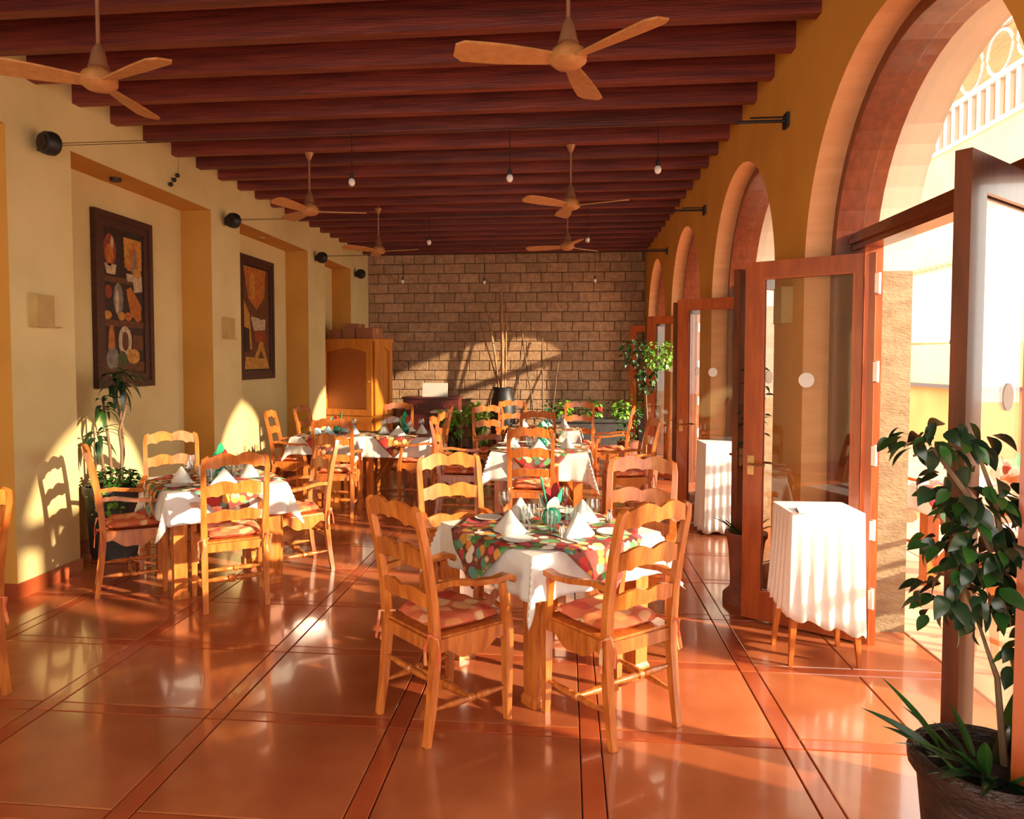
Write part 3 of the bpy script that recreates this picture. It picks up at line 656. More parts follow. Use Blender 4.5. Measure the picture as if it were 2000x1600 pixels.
# ------------------------------------------------------------------ cloth-covered stands
def stand(x, y, rz, w, d, hgt, drops, label, cl_label, seed):
    t = thing('tray_stand', label, 'stand', (x, y, 0), rz, 'folding tray stands')
    for sx in (-1, 1):
        for sy in (-1, 1):
            b = MB(); b.sweep([(sx*(w/2-.004), sy*(d/2-.004), 0), (sx*(w/2-.03), sy*(d/2-.03), .35), (sx*(w/2-.04), sy*(d/2-.04), hgt-.02)], [.010, .021, .019], sq=True, up=(1, 0, 0)); b.build('leg', honey, t, True)
    b = MB(); b.bbox((-w/2+.01, -d/2+.01, hgt-.03), (w/2-.01, d/2-.01, hgt)); b.build('top', honey, t)
    b = MB(); b.bbox((-w/2+.03, -d/2+.03, hgt-.10), (w/2-.03, d/2-.03, hgt-.03)); b.build('apron', honey, t)
    # cloth: top plus four hanging sides of different length, pleated
    rnd = random.Random(seed); V = []; F = []; n = 36; m_ = 12
    ring0 = []
    per = [(-w/2, -d/2), (w/2, -d/2), (w/2, d/2), (-w/2, d/2)]
    for s in range(4):
        (xa, ya), (xb, yb) = per[s], per[(s+1) % 4]
        for i in range(n): t_ = i/n; ring0.append((lerp(xa, xb, t_), lerp(ya, yb, t_), s, t_))
    N_ = len(ring0)
    for j in range(m_+1):
        v = j/m_
        for (x_, y_, s, t_) in ring0:
            dr0, dr1 = drops[s], drops[(s+1) % 4]; dr = lerp(dr0, dr1, t_)+.012*sin(t_*17+s)
            nx, ny = ((0, -1), (1, 0), (0, 1), (-1, 0))[s]
            edge = min(t_, 1-t_)*2
            off = .006+v*(.006+.022*(.5+.5*sin(t_*34+s*2+seed)))*min(1, edge*3)
            cx_, cy_ = (x_/(w/2)), (y_/(d/2))
            V.append((x_*1.0+nx*off+cx_*.012*v, y_+ny*off+cy_*.012*v, hgt+.004-dr*v))
    for j in range(m_):
        for k in range(N_): q = (k+1) % N_; F.append((j*N_+k, j*N_+q, (j+1)*N_+q, (j+1)*N_+k))
    F.append(tuple(range(N_)))
    b = MB(); b.add(V, F); o = b.build('tablecloth', linen, None, True, (x, y, 0), rz); solid(o, .003); tag(o, cl_label, 'tablecloth', 'white cloths over tray stands')
stand(1.385, 4.10, .03, .37, .30, .83, (.56, .66, .62, .5), 'low wooden stand with splayed legs in front of the large glass door leaf', 'white cloth draped over the stand in front of the large glass door leaf', 3)
stand(1.47, 7.06, .05, .34, .34, .86, (.84, .82, .8, .83), 'stand farther back behind the large door leaf, hidden under its cloth', 'long white cloth reaching the floor on the farther stand', 5)
n_me = MB().add([(-.11, -.05, .004), (.10, -.07, .004), (.12, .02, .004), (-.02, .06, .004), (-.11, -.05, .010), (.10, -.07, .010), (.12, .02, .012), (-.02, .06, .016)], [(3, 2, 1, 0), (4, 5, 6, 7), (0, 1, 5, 4), (1, 2, 6, 5), (2, 3, 7, 6), (3, 0, 4, 7)]).mesh('folded_napkin', linen)
tag(put('folded_napkin', n_me, None, (1.30, 4.0, .835), .5), 'flat folded napkin on the near corner of the draped stand', 'napkin')
# ------------------------------------------------------------------ ceiling fans
def make_fan():
    t = thing('ceiling_fan', 'x', 'fan')
    b = MB(); b.sweep([(0, 0, .10), (0, 0, .62)], .010, 8); b.lathe([(.045, .555), (.02, .50), (.012, .49)], 14); b.build('rod', fanmetal, t, True)
    b = MB(); b.lathe([(.012, .20), (.03, .17), (.045, .10), (.05, .085), (.03, .08)], 16); b.build('canopy_cup', fanmetal, t, True)
    b = MB(); b.lathe([(.03, .085), (.075, .055), (.088, .03), (.086, 0), (.06, -.022), (.03, -.03), (0, -.031)], 24, cap=False); b.build('motor_housing', fanwood, t, True)
    for q in range(3):
        a_ = 2*pi*q/3; M = Matrix.Rotation(a_, 3, 'Z'); A = []; B = []
        for k in range(13):
            t_ = k/12; r = .06+.47*t_; w1 = .035+.035*sin(pi*min(t_*1.2, 1)*.5) if t_ < .93 else .045; w0 = w1*(.9 if t_ < .93 else .7)
            pit = .30*(1-t_*.3)
            A.append(M @ Vector((r, -w0, .012-w0*pit))); B.append(M @ Vector((r, w1, .012+w1*pit)))
        b = MB(); b.strip(A, B, .010, (0, 0, 1)); b.build('blade', fanwood, t, True)
    return t
FAN = make_fan()
fans = [((.0, 3.40, 3.03), 196, 'large ceiling fan nearest the camera, above the front table'), ((-2.34, 3.44, 3.03), 214, 'ceiling fan at the top left, cut by nothing but near the wall'),
        ((-2.43, 6.65, 3.05), 15, 'left ceiling fan of the second pair'), ((.03, 6.65, 3.05), 340, 'right ceiling fan of the second pair'),
        ((-2.43, 9.15, 3.05), 350, 'left ceiling fan of the farthest pair'), ((0, 9.05, 3.05), 45, 'right ceiling fan of the farthest pair')]
fans[1] = (fans[1][0], fans[1][1], 'ceiling fan at the top left above the pale wall')
for i, (l_, a_, lab) in enumerate(fans):
    o = FAN if i == 0 else dup(FAN); o.location = l_; o.rotation_euler = (0, 0, radians(a_)); o['label'] = lab; o['group'] = 'three-blade ceiling fans'
# hanging bulbs
def bulb(x, y, z, lab, top=ZB):
    t = thing('pendant_bulb', lab, 'lamp', (x, y, z), 0, 'small hanging bulbs')
    b = MB(); b.ball((0, 0, 0), .03, 10, 8, (1, 1, 1.2)); b.build('bulb', bulb_m, t, True)
    b = MB(); b.lathe([(.016, .028), (.018, .07), (.005, .08)], 10); b.build('socket', blackm, t)
    if top: b = MB(); b.sweep([(0, 0, .075), (0, 0, top-z)], .004, 6); b.build('cord', ironm, t)
for x, y, z, lab in [(-1.87, 6.16, 3.2, 'left small bulb hanging before the second pair of fans'), (-.49, 6.16, 3.2, 'middle small bulb hanging before the second pair of fans'), (.75, 6.16, 3.24, 'right small bulb close under the beams near the arches'),
                     (-1.81, 9.38, 3.2, 'left small bulb between the farthest fans'), (.26, 9.38, 3.2, 'small bulb just right of the farthest right fan'),
                     (-2.91, 12.6, 3.05, 'left of three bulbs before the brick wall'), (-1.45, 12.6, 3.02, 'middle of three bulbs before the brick wall'), (.48, 12.6, 3.03, 'right of three bulbs before the brick wall')]: bulb(x, y, z, lab)
# tie rods across the room
for i, y in enumerate((4.86, 7.64, 10.42)):
    t = thing('tie_rod', ['nearest', 'second', 'farthest'][i]+' thin steel tie cable across the room under the beams', 'cable', (0, y, 3.2), 0, 'tie cables')
    b = MB(); b.sweep([(XL+.05, 0, 0), (XR-.3, 0, 0)], .0025, 5); b.sweep([(XL+.05, 0.05, 0.0), (XR-.3, .05, .0)], .0025, 5); b.build('cable', ironm, t)
    b = MB(); b.sweep([(XR-.32, .02, 0), (XR-.02, .02, 0)], .011, 8); b.box((XR-.012, .02, 0), (.02, .09, .09)); b.sweep([(XR-.24, .02, .025), (XR-.02, .02, .025)], .006, 6); b.build('bracket', blackm, t)
# speakers and sconces on the pillars
sp = None
for i, (y, lab) in enumerate([(4.85, 'nearest'), (7.66, 'second'), (10.52, 'third'), (12.55, 'farthest')]):
    if i == 0:
        sp = thing('speaker', 'x', 'speaker', (XL, y, 3.18), radians(-25), 'black wall speakers')
        b = MB(); b.lathe([(.055, -.055), (.078, -.04), (.085, 0), (.08, .035), (.06, .055)], 16); me_ = b.mesh('cabinet', blackm, True); me_.transform(Matrix.Translation((.13, 0, 0)) @ Matrix.Rotation(-pi/2, 4, 'X') @ Matrix.Scale(1.0, 4)); put('cabinet', me_, sp)
        b = MB(); b.lathe([(.06, 0), (.06, .006), (0, .010)], 16, (0, 0, 0)); me_ = b.mesh('grille', ironm); me_.transform(Matrix.Translation((.13, -.056, 0)) @ Matrix.Rotation(pi/2, 4, 'X')); put('grille', me_, sp)
        b = MB(); b.sweep([(.012, 0, 0), (.07, 0, 0)], .014, 8); b.box((.01, 0, 0), (.02, .05, .08), radians(25)); b.build('bracket', blackm, sp); o = sp
    else: o = dup(sp, (XL, y, 3.18))
    o['label'] = lab + ' black speaker high on the left wall'
for i, (y, lab) in enumerate([(4.78, 'nearest pillar, before the first painting'), (7.62, 'pillar between the two paintings')]):
    t = thing('wall_sconce', 'square plaster sconce on the '+lab, 'lamp', (XL, y, 2.0), 0, 'square plaster sconces')
    b = MB(); b.bbox((0, -.085, -.115), (.07, .085, .115)); b.build('shade', sconce_m, t)
    b = MB(); b.bbox((0, .085, -.113), (.05, .19, -.105)); b.build('ledge', sconce_m, t)
t = thing('wall_sconce', 'square plaster sconce on the arch pier seen through the large glass door leaf', 'lamp', (XR, 4.80, 2.0), 0, 'square plaster sconces')
b = MB(); b.bbox((-.07, -.085, -.115), (0, .085, .115)); b.build('shade', sconce_m, t)
t = thing('wire_ornament', 'three small black beads on a slanting wire high on the left wall', 'ornament', (XL, 6.58, 3.37))
b = MB(); b.sweep([(.02, -.08, -.07), (.03, .0, 0), (.02, .08, .09), (.02, .10, .40)], .0025, 5); b.build('wire', ironm, t)
for q in (-.06, .0, .06): b = MB(); b.ball((.026, q, q*.95), .022, 8, 6); b.build('bead', blackm, t, True)
t = thing('spotlight', 'small dark round spotlight in the ceiling of the first niche', 'lamp', (-3.93, 5.97, NZ)); b = MB(); b.lathe([(.045, -.03), (.05, -.002), (0, 0)], 14); b.build('housing', ironm, t)
t = thing('spotlight', 'small round spotlight in the ceiling of the second niche', 'lamp', (-3.93, 9.0, NZ)); b = MB(); b.lathe([(.04, -.02), (.045, -.002), (0, 0)], 14); b.build('housing', sconce_m, t)
# ------------------------------------------------------------------ paintings
def paint_mat(n, c): return mat('paint '+n, (*c, 1), (c[0]*.6, c[1]*.55, c[2]*.5, 1), 25, rough=.5)
pm = {k: paint_mat(k, c) for k, c in dict(dark=(.030, .014, .012), brown=(.14, .05, .018), orange=(.52, .16, .025), gold=(.58, .28, .05), cream=(.60, .46, .30), red=(.30, .05, .02), grey=(.24, .22, .18), green=(.06, .09, .03)).items()}
def poly_part(t, name, m_, pts, lev):
    n = len(pts); x0 = .022; x1 = .0225+.0012*lev
    V = [(x0, y, z) for y, z in pts]+[(x1, y, z) for y, z in pts]
    MB().add(V, [tuple(range(n-1, -1, -1)), tuple(range(n, 2*n))]+[(k, (k+1) % n, n+(k+1) % n, n+k) for k in range(n)]).build(name, m_, t)
def ell(cy, cz, ry, rz_, n=16, a0=0): return [(cy+ry*cos(2*pi*k/n+a0), cz+rz_*sin(2*pi*k/n)) for k in range(n)]
def framed(label, y0, y1, z0, z1, fw):
    t = thing('painting', label, 'painting', (XN, (y0+y1)/2, (z0+z1)/2), 0, 'framed still-life paintings'); w, h_ = y1-y0, z1-z0
    b = MB(); b.bbox((.001, -w/2+.02, -h_/2+.02), (.022, w/2-.02, h_/2-.02)); b.build('canvas', pm['dark'], t)
    b = MB()
    for (a0, a1, d_) in ((0, fw*.45, .05), (fw*.45, fw, .035)):
        b.bbox((0, -w/2+a0, -h_/2+a0), (d_, -w/2+a1, h_/2-a0)); b.bbox((0, w/2-a1, -h_/2+a0), (d_, w/2-a0, h_/2-a0))
        b.bbox((0, -w/2+a1, -h_/2+a0), (d_, w/2-a1, -h_/2+a1)); b.bbox((0, -w/2+a1, h_/2-a1), (d_, w/2-a1, h_/2-a0))
    b.build('frame', frame_dark, t); return t
t = framed('tall dark-framed still life of a larder shelf with jars and plates, nearer one', 5.86, 6.72, 1.40, 2.97, .13)
for z, h_ in ((.20, .05), (-.20, .06)): poly_part(t, 'painted_shelf', pm['brown'], [(-.30, z-.03), (.30, z-.03), (.30, z+h_-.03), (-.30, z+h_-.03)], 1)
poly_part(t, 'painted_jar', pm['red'], ell(-.20, .45, .09, .15), 1); poly_part(t, 'painted_fruit', pm['orange'], ell(-.21, .41, .06, .10), 2)
poly_part(t, 'painted_highlight', pm['cream'], ell(-.17, .52, .02, .06), 3); poly_part(t, 'painted_bowl', pm['cream'], [(-.28, .33), (-.11, .33), (-.13, .24), (-.25, .24)], 2)
poly_part(t, 'painted_wall', pm['gold'], [(.02, .32), (.28, .32), (.28, .60), (.0, .60)], 1); poly_part(t, 'painted_bird', pm['orange'], [(.0, .38), (.06, .30), (.20, .30), (.24, .42), (.16, .58), (.10, .5), (.08, .36)], 2)
poly_part(t, 'painted_bottle', pm['grey'], [(.12, .28), (.19, .28), (.19, .44), (.165, .5), (.14, .44)], 3); poly_part(t, 'painted_cloth', pm['cream'], [(.03, .27), (.27, .27), (.28, .12), (.15, .10), (.14, .2), (.05, .2)], 3)
poly_part(t, 'painted_fruit', pm['gold'], ell(.20, .29, .06, .05), 4)
poly_part(t, 'painted_jug', pm['grey'], ell(-.09, .02, .07, .15), 2); poly_part(t, 'painted_jug_light', pm['cream'], ell(-.11, .0, .025, .11), 3); poly_part(t, 'painted_fish', pm['orange'], [(.03, .12), (.10, .15), (.26, -.02), (.24, -.14), (.10, -.13), (.06, 0)], 2)
poly_part(t, 'painted_spice', pm['red'], ell(-.23, .08, .05, .06), 1)
for q in (-.25, -.05, .05, .2): poly_part(t, 'painted_fruit', pm['gold' if q < 0 else 'orange'], ell(q, -.13, .055, .04), 3)
poly_part(t, 'painted_bottle', pm['orange'], [(-.25, -.44), (-.15, -.44), (-.16, -.30), (-.18, -.22), (-.22, -.22), (-.24, -.30)], 2)
poly_part(t, 'painted_plate', pm['cream'], ell(.0, -.36, .10, .14), 2); poly_part(t, 'painted_figure', pm['brown'], ell(.0, -.36, .05, .09), 3)
poly_part(t, 'painted_box', pm['brown'], [(.12, -.30), (.28, -.30), (.28, -.44), (.12, -.44)], 1)
poly_part(t, 'painted_pumpkin', pm['gold'], ell(.12, -.50, .10, .07), 3); poly_part(t, 'painted_ledge', pm['brown'], [(-.3, -.64), (.3, -.64), (.3, -.55), (-.3, -.55)], 2)
poly_part(t, 'painted_basket', pm['grey'], ell(-.19, -.52, .09, .10), 3); poly_part(t, 'painted_leaves', pm['green'], ell(-.05, -.53, .07, .08), 4)
t = framed('tall dark-framed painting of a seated woman in a white blouse, farther one', 8.62, 9.66, 1.40, 2.99, .11)
poly_part(t, 'painted_ground', pm['brown'], [(-.38, -.66), (.38, -.66), (.38, .66), (-.38, .66)], 1)
poly_part(t, 'painted_sky', pm['orange'], [(-.38, .66), (-.25, .25), (0, .12), (.24, .30), (.30, .66)], 2)
poly_part(t, 'painted_leaf', pm['gold'], ell(-.12, .42, .08, .18), 3); poly_part(t, 'painted_leaf', pm['orange'], ell(.12, .40, .08, .20), 3)
poly_part(t, 'painted_wall', pm['gold'], [(-.38, .22), (-.22, .05), (-.16, -.40), (-.38, -.40)], 3); poly_part(t, 'painted_head', pm['brown'], ell(.12, .07, .07, .08), 4)
poly_part(t, 'painted_blouse', pm['cream'], [(-.18, .02), (.27, .0), (.24, -.14), (-.10, -.16)], 4); poly_part(t, 'painted_skirt', pm['red'], [(-.10, -.16), (.26, -.16), (.24, -.34), (-.08, -.30)], 4)
poly_part(t, 'painted_legs', pm['gold'], [(.08, -.30), (.16, -.30), (.30, -.54), (.22, -.54), (.12, -.40), (-.02, -.54), (-.12, -.54)], 5)
poly_part(t, 'painted_floor', pm['gold'], [(-.38, -.66), (.38, -.66), (.30, -.53), (-.34, -.50)], 2)
poly_part(t, 'painted_bench', pm['dark'], [(-.38, -.12), (-.24, -.14), (-.22, -.44), (-.38, -.44)], 4)
# ------------------------------------------------------------------ armoire, boxes, buffet
ar = thing('armoire', 'tall honey-coloured armoire with arched panels in the far left corner', 'cabinet', (-3.13, 11.40, 0), atan2(-.31, .95))
W_, D_, H_ = 1.04, .58, 2.0     # local: front-right corner at origin; front runs to -x, depth to +y
b = MB(); b.bbox((-W_+.02, .02, .06), (-.02, D_-.02, H_-.02)); b.build('body', cabinet_wood, ar)
b = MB(); b.bbox((-W_-.01, -.02, H_-.05), (.02, D_+.02, H_)); b.bbox((-W_, -.01, 0), (.01, D_, .08)); b.build('cornice', cabinet_wood, ar)
def arched_door(t, x0, x1, z0, z1, fr, side=False, m_in=mesh_panel):
    o = []
    b = MB(); n = 14; rise = .07; f = (lambda x, y, z: (x, y, z)) if not side else (lambda x, y, z: (-y, x, z))
    A = [f(x0, -.012, z0), ]
    def seg(P, Q): b.strip([f(*p) for p in P], [f(*q) for q in Q], .03, (0, 1, 0) if not side else (1, 0, 0))
    seg([(x0, -.005, z0), (x0, -.005, z1)], [(x0+fr, -.005, z0), (x0+fr, -.005, z1)]); seg([(x1-fr, -.005, z0), (x1-fr, -.005, z1)], [(x1, -.005, z0), (x1, -.005, z1)])
    seg([(x0+fr, -.005, z0), (x1-fr, -.005, z0)], [(x0+fr, -.005, z0+fr), (x1-fr, -.005, z0+fr)])
    xs = [lerp(x0+fr, x1-fr, k/n) for k in range(n+1)]
    seg([(x, -.005, z1-fr-rise+rise*sin(pi*k/n)) for k, x in enumerate(xs)], [(x, -.005, z1) for x in xs])
    d_ = b.build('door' if not side else 'side_frame', cabinet_wood, t)
    b = MB(); P = [f(x0+fr, .008, z0+fr), f(x1-fr, .012, z1-.02)]; b.bbox(*P); b.build('panel', m_in, d_)
    return d_
arched_door(ar, -W_+.02, -.02, .74, 1.95, .10)
arched_door(ar, -W_+.02, -W_/2-.002, .1, .72, .08, m_in=cabinet_wood); arched_door(ar, -W_/2+.002, -.02, .1, .72, .08, m_in=cabinet_wood)
arched_door(ar, .03, D_-.03, .74, 1.95, .09, True, cabinet_wood); arched_door(ar, .03, D_-.03, .1, .72, .09, True, cabinet_wood)
b = MB(); b.ball((-.06, -.035, 1.3), .016, 8, 6); b.build('knob', brass, ar, True)
def cbox(x, y, z, w, d, h_, lab, rz=.3):
    t = thing('cardboard_box', lab, 'box', (x, y, z), rz, 'boxes on top of the armoire')
    b = MB(); b.bbox((-w/2, -d/2, 0), (w/2, d/2, h_)); b.build('carton', cardboard, t)
    b = MB(); b.bbox((-w/2-.001, -.02, h_*.5), (w/2+.001, .02, h_+.001)); b.build('tape', sconce_m, t)
R3 = Matrix.Rotation(atan2(-.31, .95), 3, 'Z')
for lx, ly, w, d, h_, lab in [(-.83, .25, .22, .3, .16, 'small carton at the left end of the armoire top'), (-.56, .28, .24, .3, .26, 'tallest carton in the middle of the armoire top'), (-.25, .27, .32, .3, .18, 'wide low carton at the right of the armoire top')]:
    p_ = R3 @ Vector((lx, ly, 0)); cbox(-3.13+p_.x, 11.40+p_.y, H_, w, d, h_, lab, atan2(-.31, .95))
bu = thing('sideboard', 'dark mahogany sideboard against the brick wall', 'cabinet', (-2.42, 12.85, 0))
b = MB(); b.bbox((-.50, -.22, 0), (.50, .24, .96)); b.build('body', mahog, bu); b = MB(); b.bbox((-.52, -.25, .96), (.52, .25, .99)); b.build('top', mahog, bu)
for s in (-1, 1):
    b = MB(); b.bbox((s*.25-.235, -.24, .1), (s*.25+.235, -.22, .68)); b.build('door', mahog, bu)
    b = MB(); b.bbox((s*.25-.235, -.24, .70), (s*.25+.235, -.22, .93)); dr = b.build('drawer', mahog, bu); b = MB(); b.ball((s*.25, -.25, .82), .014, 8, 6); b.build('knob', brass, dr, True)
t = thing('card_sign', 'blank white card standing on the dark sideboard', 'card', (-2.36, 12.75, .99)); b = MB(); M3 = Matrix.Rotation(-.12, 3, 'X'); b.box((0, 0, .125), (.46, .012, .25), M=M3); b.build('card', paper, t)
b = MB(); b.bbox((-.05, .02, 0), (.05, .10, .01)); b.sweep([(0, .09, .005), (0, .01, .16)], .006, 6); b.build('easel_back', paper, t)
sd_ = thing('side_table', 'low narrow table with a pale top between sideboard and plants', 'table', (-2.02, 11.95, 0))
b = MB(); b.bbox((-.24, -.2, .77), (.24, .2, .80)); b.build('tabletop', linen, sd_)
for sx in (-1, 1):
    for sy in (-1, 1): b = MB(); b.bbox((sx*.2-.02, sy*.16-.02, 0), (sx*.2+.02, sy*.16+.02, .77)); b.build('leg', mahog, sd_)
# ------------------------------------------------------------------ plants
def leaf_mesh(name, m_, L, w, droop, fold=.25, n=6, tip=1.0):
    V = []; F = []
    for i in range(n+1):
        t_ = i/n; ww = w*sin(pi*(t_**.75))**.9*(1 if t_ < 1 else 0); x = L*t_*cos(droop*t_*.6); z = -droop*L*t_*t_*.6
        V += [(x, -ww, z+ww*fold), (x, 0, z), (x, ww, z+ww*fold)]
    for i in range(n):
        a = 3*i; F += [(a, a+1, a+4, a+3), (a+1, a+2, a+5, a+4)]
    me = MB().add(V, F).mesh(name, m_, True); return me
def orient(p, d, roll=0, s=1):
    d = Vector(d).normalized(); q = d.to_track_quat('X', 'Z'); M = Matrix.Translation(p) @ q.to_matrix().to_4x4() @ Matrix.Rotation(roll, 4, 'X') @ Matrix.Scale(s, 4); return M
def leafcloud(b, mesh, mats):  # append transformed copies of a leaf mesh
    vs = [v.co.copy() for v in mesh.vertices]; fs = [tuple(p.vertices) for p in mesh.polygons]
    for M in mats: b.add([M @ v for v in vs], fs)
def pot(t, prof, m_, soil_z, soil_r, n=28):
    b = MB(); b.lathe(prof, n, cap=False); b.build('pot', m_, t, True); b = MB(); b.lathe([(soil_r, soil_z-.02), (soil_r*.98, soil_z), (0, soil_z+.01)], n); b.build('soil', soil, t)
fic = [leaf_mesh('leaf', leaf_d, .055, .015, .5), leaf_mesh('leaf', leaf_d, .048, .014, .9), leaf_mesh('leaf', leaf_m, .052, .014, .3)]
agv = [leaf_mesh('blade_leaf', leaf_d, .24, .018, .35, .5, 8), leaf_mesh('blade_leaf', leaf_d, .20, .016, .7, .5, 8), leaf_mesh('blade_leaf', leaf_m, .26, .018, .2, .5, 8)]
drc = [leaf_mesh('leaf', leaf_d, .26, .028, 1.3, .35, 8), leaf_mesh('leaf', leaf_m, .22, .026, .9, .35, 8), leaf_mesh('leaf', leaf_d, .24, .024, 1.7, .35, 8)]
rnd = random.Random(11)
# foreground ficus in the big urn
fp = thing('potted_ficus', 'ficus tree in a large dark urn at the bottom right corner', 'plant', (1.12, 1.98, 0))
pot(fp, [(0, 0), (.115, 0), (.12, .03), (.135, .2), (.155, .40), (.165, .50), (.17, .53), (.19, .555), (.192, .585), (.178, .60), (.160, .59), (.155, .54), (0, .53)], claydark, .56, .158)
stems = [[(.06, 0, .55), (.075, -.01, .75), (.06, -.01, .95), (.03, .0, 1.10), (-.03, .02, 1.28)], [(.075, .01, .55), (.10, .0, .8), (.105, -.02, 1.0), (.09, -.03, 1.18)], [(.05, .02, .55), (.03, .03, .8), (-.04, .03, 1.0), (-.09, .02, 1.12)], [(-.01, .0, 1.15), (-.08, -.01, 1.30), (-.17, -.02, 1.42), (-.22, -.02, 1.40)], [(.03, 0, 1.1), (-.02, -.02, 1.3), (-.08, -.02, 1.46)], [(.07, -.01, .95), (.13, .0, 1.12), (.12, .02, 1.22)]]
b = MB()
for st in stems: b.sweep(st, [.010-.007*k/(len(st)-1) for k in range(len(st))], 7)
b.build('stem', bark, fp, True)
blobs = [((-.14, .0, 1.45), (.14, .06, .045), 46), ((-.08, .0, 1.31), (.13, .09, .07), 48), ((-.02, .0, 1.17), (.15, .11, .09), 90), ((-.07, .0, 1.03), (.14, .10, .10), 58), ((.08, .02, 1.08), (.06, .08, .13), 40), ((.09, 0, .88), (.04, .04, .08), 14)]
for c, r, n in blobs:
    for k in range(n):
        while True:
            q = Vector([rnd.uniform(-1, 1) for _ in range(3)])
            if q.length < 1: break
        p_ = Vector((c[0]+q.x*r[0], c[1]+q.y*r[1], c[2]+q.z*r[2])); d_ = Vector((q.x+rnd.uniform(-.6, .6), q.y+rnd.uniform(-.6, .6), -.55+rnd.uniform(-.4, .5)))
        put('leaf', rnd.choice(fic), fp, M=orient(p_, d_, rnd.uniform(-.8, .8), rnd.uniform(1.0, 1.5)))
for k in range(40):
    a_ = rnd.uniform(0, 2*pi); r_ = rnd.uniform(.02, .13); up = rnd.uniform(.25, 1.3)
    put('blade_leaf', rnd.choice(agv), fp, M=orient(Vector((r_*cos(a_), r_*sin(a_), .555)), (cos(a_), sin(a_), up), rnd.uniform(-.4, .4), rnd.uniform(.6, 1.0)))
# spiky pot with a young ficus left of the big door leaf
sp_ = thing('potted_plant', 'clay pot of spiky leaves and a young tree behind the large glass door leaf', 'plant', (1.225, 5.0, 0))
pot(sp_, [(0, 0), (.15, 0), (.15, .05), (.11, .09), (.10, .12), (.105, .2), (.115, .36), (.125, .43), (.14, .45), (.14, .48), (.12, .48), (.11, .44), (0, .43)], clay, .455, .118)
for k in range(16):
    a_ = rnd.uniform(0, 2*pi); put('blade_leaf', rnd.choice(agv), sp_, M=orient(Vector((.06*cos(a_), .06*sin(a_), .455)), (cos(a_), sin(a_), rnd.uniform(.5, 1.6)), 0, rnd.uniform(.5, .85)))
b = MB(); b.sweep([(.0, 0, .45), (.03, .0, .9), (.04, .0, 1.3), (.03, .0, 1.62)], [.010, .008, .006, .003], 7); b.build('stem', bark, sp_, True)
for k in range(110):
    z = rnd.uniform(.85, 1.68); a_ = rnd.uniform(0, 2*pi); r_ = rnd.uniform(.01, .10)*(1.2-.5*abs(z-1.2))
    put('leaf', rnd.choice(fic), sp_, M=orient(Vector((.03+r_*cos(a_)*.8, r_*sin(a_), z)), (cos(a_), sin(a_), rnd.uniform(-.7, .3)), rnd.uniform(-.6, .6), rnd.uniform(.8, 1.2)))
# dracaena in the first niche
dp = thing('potted_dracaena', 'dracaena with bare stems in a grey planter in the first niche', 'plant', (-3.80, 5.66, 0))
pot(dp, [(0, 0), (.17, 0), (.18, .03), (.20, .3), (.215, .50), (.235, .55), (.235, .60), (.21, .60), (.20, .56), (0, .55)], greypot, .575, .205)
tops = []
for st in [[(.0, -.02, .58), (-.02, -.01, .9), (-.06, 0, 1.15), (-.08, 0, 1.32)], [(.06, .02, .58), (.08, .0, .9), (.06, .0, 1.05), (.11, .02, 1.25), (.10, .02, 1.55)], [(.03, .03, .58), (.06, .05, .85), (.05, .06, 1.1), (.0, .05, 1.35), (-.02, .05, 1.52)], [(-.05, -.03, .58), (-.08, -.03, .85), (-.11, -.03, 1.05)]]:
    b = MB(); b.sweep(st, [.014-.005*k/(len(st)-1) for k in range(len(st))], 8); b.build('stem', bark, dp, True); tops.append(st[-1])
for tp in tops:
    for k in range(13):
        a_ = k*2.4+rnd.uniform(-.3, .3); up = .9-k*.10
        dirv = Vector((cos(a_), sin(a_), up))
        if tp[0]-.3 < -.25 and dirv.x < -.3: dirv.x *= -.3
        put('leaf', rnd.choice(drc), dp, M=orient(Vector(tp)+Vector((0, 0, -.008*k)), dirv, 0, rnd.uniform(.7, 1.05)))
def bush(t, c, r, n, lm, name='foliage', mats=None, s=(.7, 1.2), down=-.1, seed=1):
    rr = random.Random(seed); b = MB(); Ms = []
    for k in range(n):
        q = Vector([rr.gauss(0, 1) for _ in range(3)]).normalized()*rr.uniform(.55, 1)
        Ms.append(orient(Vector((c[0]+q.x*r[0], c[1]+q.y*r[1], c[2]+q.z*r[2])), (q.x+rr.uniform(-.5, .5), q.y+rr.uniform(-.5, .5), q.z*.6+down+rr.uniform(-.4, .4)), rr.uniform(-.8, .8), rr.uniform(*s)))
    leafcloud(b, lm, Ms); o = b.build(name, lm.materials[0], t, True); o['kind'] = 'stuff'; return o
small = leaf_mesh('leaf', leaf_l, .06, .02, .6, .3, 4); smalld = leaf_mesh('leaf', leaf_m, .06, .02, .6, .3, 4); smallb = leaf_mesh('leaf', leaf_l, .11, .035, .7, .3, 5)
bush(dp, (.03, .0, .64), (.17, .17, .10), 220, smalld, seed=3)
bush(dp, (.04, -.16, .50), (.16, .06, .14), 70, small, seed=4)
# hanging green plant by the doors
hp = thing('potted_tree', 'slender potted tree with drooping green crown before the farther doors', 'plant', (.98, 9.05, 0))
pot(hp, [(0, 0), (.13, 0), (.15, .2), (.17, .34), (.19, .36), (.19, .40), (.165, .40), (.16, .36), (0, .35)], clay, .37, .16)
b = MB(); b.sweep([(0, 0, .36), (.02, 0, .9), (-.01, .01, 1.4), (.02, 0, 1.8)], [.016, .013, .010, .006], 8); b.build('trunk', bark, hp, True)
bush(hp, (.17, 0, 1.72), (.22, .18, .20), 190, small, seed=5, down=-.5); bush(hp, (-.15, 0, 1.75), (.16, .15, .20), 130, smalld, seed=6, down=-.5); bush(hp, (.0, -.02, 1.42), (.14, .12, .20), 90, smalld, seed=7, down=-.6)
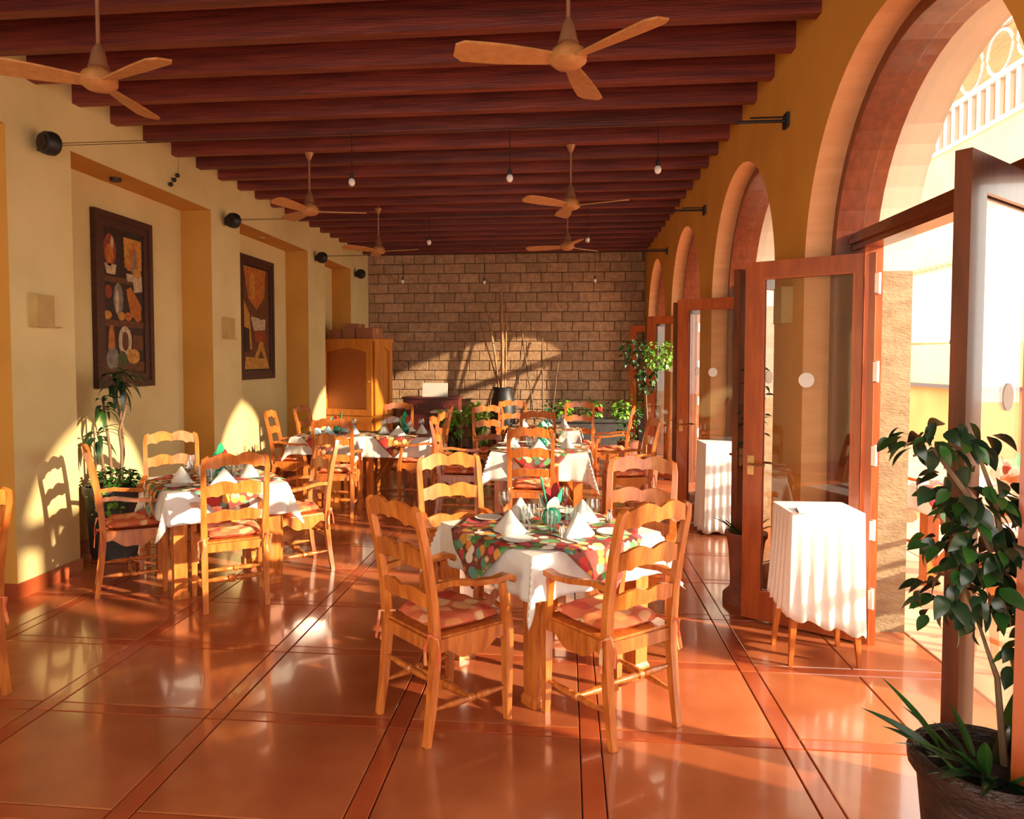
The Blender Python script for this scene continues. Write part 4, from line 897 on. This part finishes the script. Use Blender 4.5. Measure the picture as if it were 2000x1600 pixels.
# bright trailing plants at the back
for i, (x, y, z, r_, n, lm2_, lab) in enumerate([(-1.42, 11.3, .78, (.20, .16, .18), 120, smallb, 'bright green trailing plant on a dark stand, right one of the pair'), (-1.88, 11.5, .72, (.17, .15, .14), 90, smallb, 'bright green trailing plant on a dark stand, left one of the pair')]):
    t = thing('trailing_plant', lab, 'plant', (x, y, 0), 0, 'trailing plants on dark stands')
    b = MB(); b.bbox((-.12, -.12, 0), (.12, .12, .42)); b.build('stand', greypot, t); b = MB(); b.lathe([(0, .42), (.09, .42), (.12, .62), (.11, .62), (0, .6)], 20, cap=False); b.build('pot', greypot, t, True)
    bush(t, (0, 0, z), r_, n, lm2_, seed=20+i); bush(t, (.06, -.10, z-.28), (.12, .06, .22), 45, lm2_, seed=30+i, down=-.9)
pl = thing('planter_box', 'long low planter of leafy green plants along the brick wall', 'planter', (.32, 12.6, 0))
b = MB(); b.bbox((-.72, -.18, 0), (.72, .18, .60)); b.bbox((-.75, -.21, .58), (.75, .21, .63)); b.build('trough', greypot, pl)
for k in range(6): bush(pl, (-.62+.25*k, 0, .78), (.14, .16, .16), 60, smallb if k % 2 else smalld, seed=40+k, s=(.6, 1.1))
t = thing('red_flower', 'single red flower among the low green plants', 'flower', (.55, 12.46, .64)); b = MB()
for k in range(9): a_ = k*2.4; b.ball((.035*cos(a_), .035*sin(a_), .14+.006*k), .035, 8, 5, (1, 1, .7))
b.build('petals', red_cloth, t, True); b = MB(); b.sweep([(0, 0, -.02), (0, 0, .13)], .006, 6); b.build('stem', leaf_m, t)
t = thing('potted_shrub', 'dark leafy shrub at the right end beside the doors', 'plant', (.98, 11.6, 0)); pot(t, [(0, 0), (.13, 0), (.17, .34), (.18, .36), (.16, .36), (0, .33)], clay, .34, .155)
bush(t, (0, 0, .66), (.22, .2, .34), 170, smalld, seed=50)
# black urn with bamboo poles
ur = thing('black_urn', 'black urn holding dry bamboo poles against the brick wall', 'urn', (-1.15, 12.95, 0))
b = MB(); b.lathe([(0, 0), (.16, 0), (.20, .25), (.24, .6), (.21, .95), (.17, 1.08), (.19, 1.16), (.17, 1.16), (.15, 1.08), (0, 1.0)], 26, cap=False); b.build('urn_body', blackm, ur, True)
def pole(t, p0, p1, r, name='bamboo_pole'):
    wood_ = bamboo if name == 'bamboo_pole' else bark
    b = MB(); P0, P1 = Vector(p0), Vector(p1); L = (P1-P0).length; n = max(3, int(L/.22)); path = []; rr = []
    for k in range(n+1):
        t_ = k/n
        for dt, q in ((-.012, 1), (0, 1.22), (.012, 1)): 
            if 0 <= t_+dt <= 1: path.append(P0.lerp(P1, t_+dt)+Vector((.012*sin(t_*5), 0, 0))); rr.append(r*q*(1-.25*t_))
    b.sweep(path, rr, 8); b.build(name, wood_, t, True)
pole(ur, (-.02, 0, 1.0), (-.04, .22, 2.95), .034); pole(ur, (.02, .03, 1.0), (.055, .25, 2.62), .018); pole(ur, (-.06, 0, 1.0), (-.30, .22, 2.68), .022); pole(ur, (-.05, .05, 1.0), (-.46, .25, 2.4), .014)
t = thing('branch_arrangement', 'dry crossed branches leaning on the brick wall right of the black urn', 'branches', (-.5, 13.1, 0))
pole(t, (-.02, -.1, .02), (-.32, .20, 2.20), .018, 'branch'); pole(t, (-.50, -.05, .02), (-.29, .20, 2.18), .012, 'branch'); pole(t, (.06, -.1, .02), (.06, .20, 2.06), .015, 'branch'); pole(t, (.14, -.1, .02), (.37, .2, 1.68), .013, 'branch')
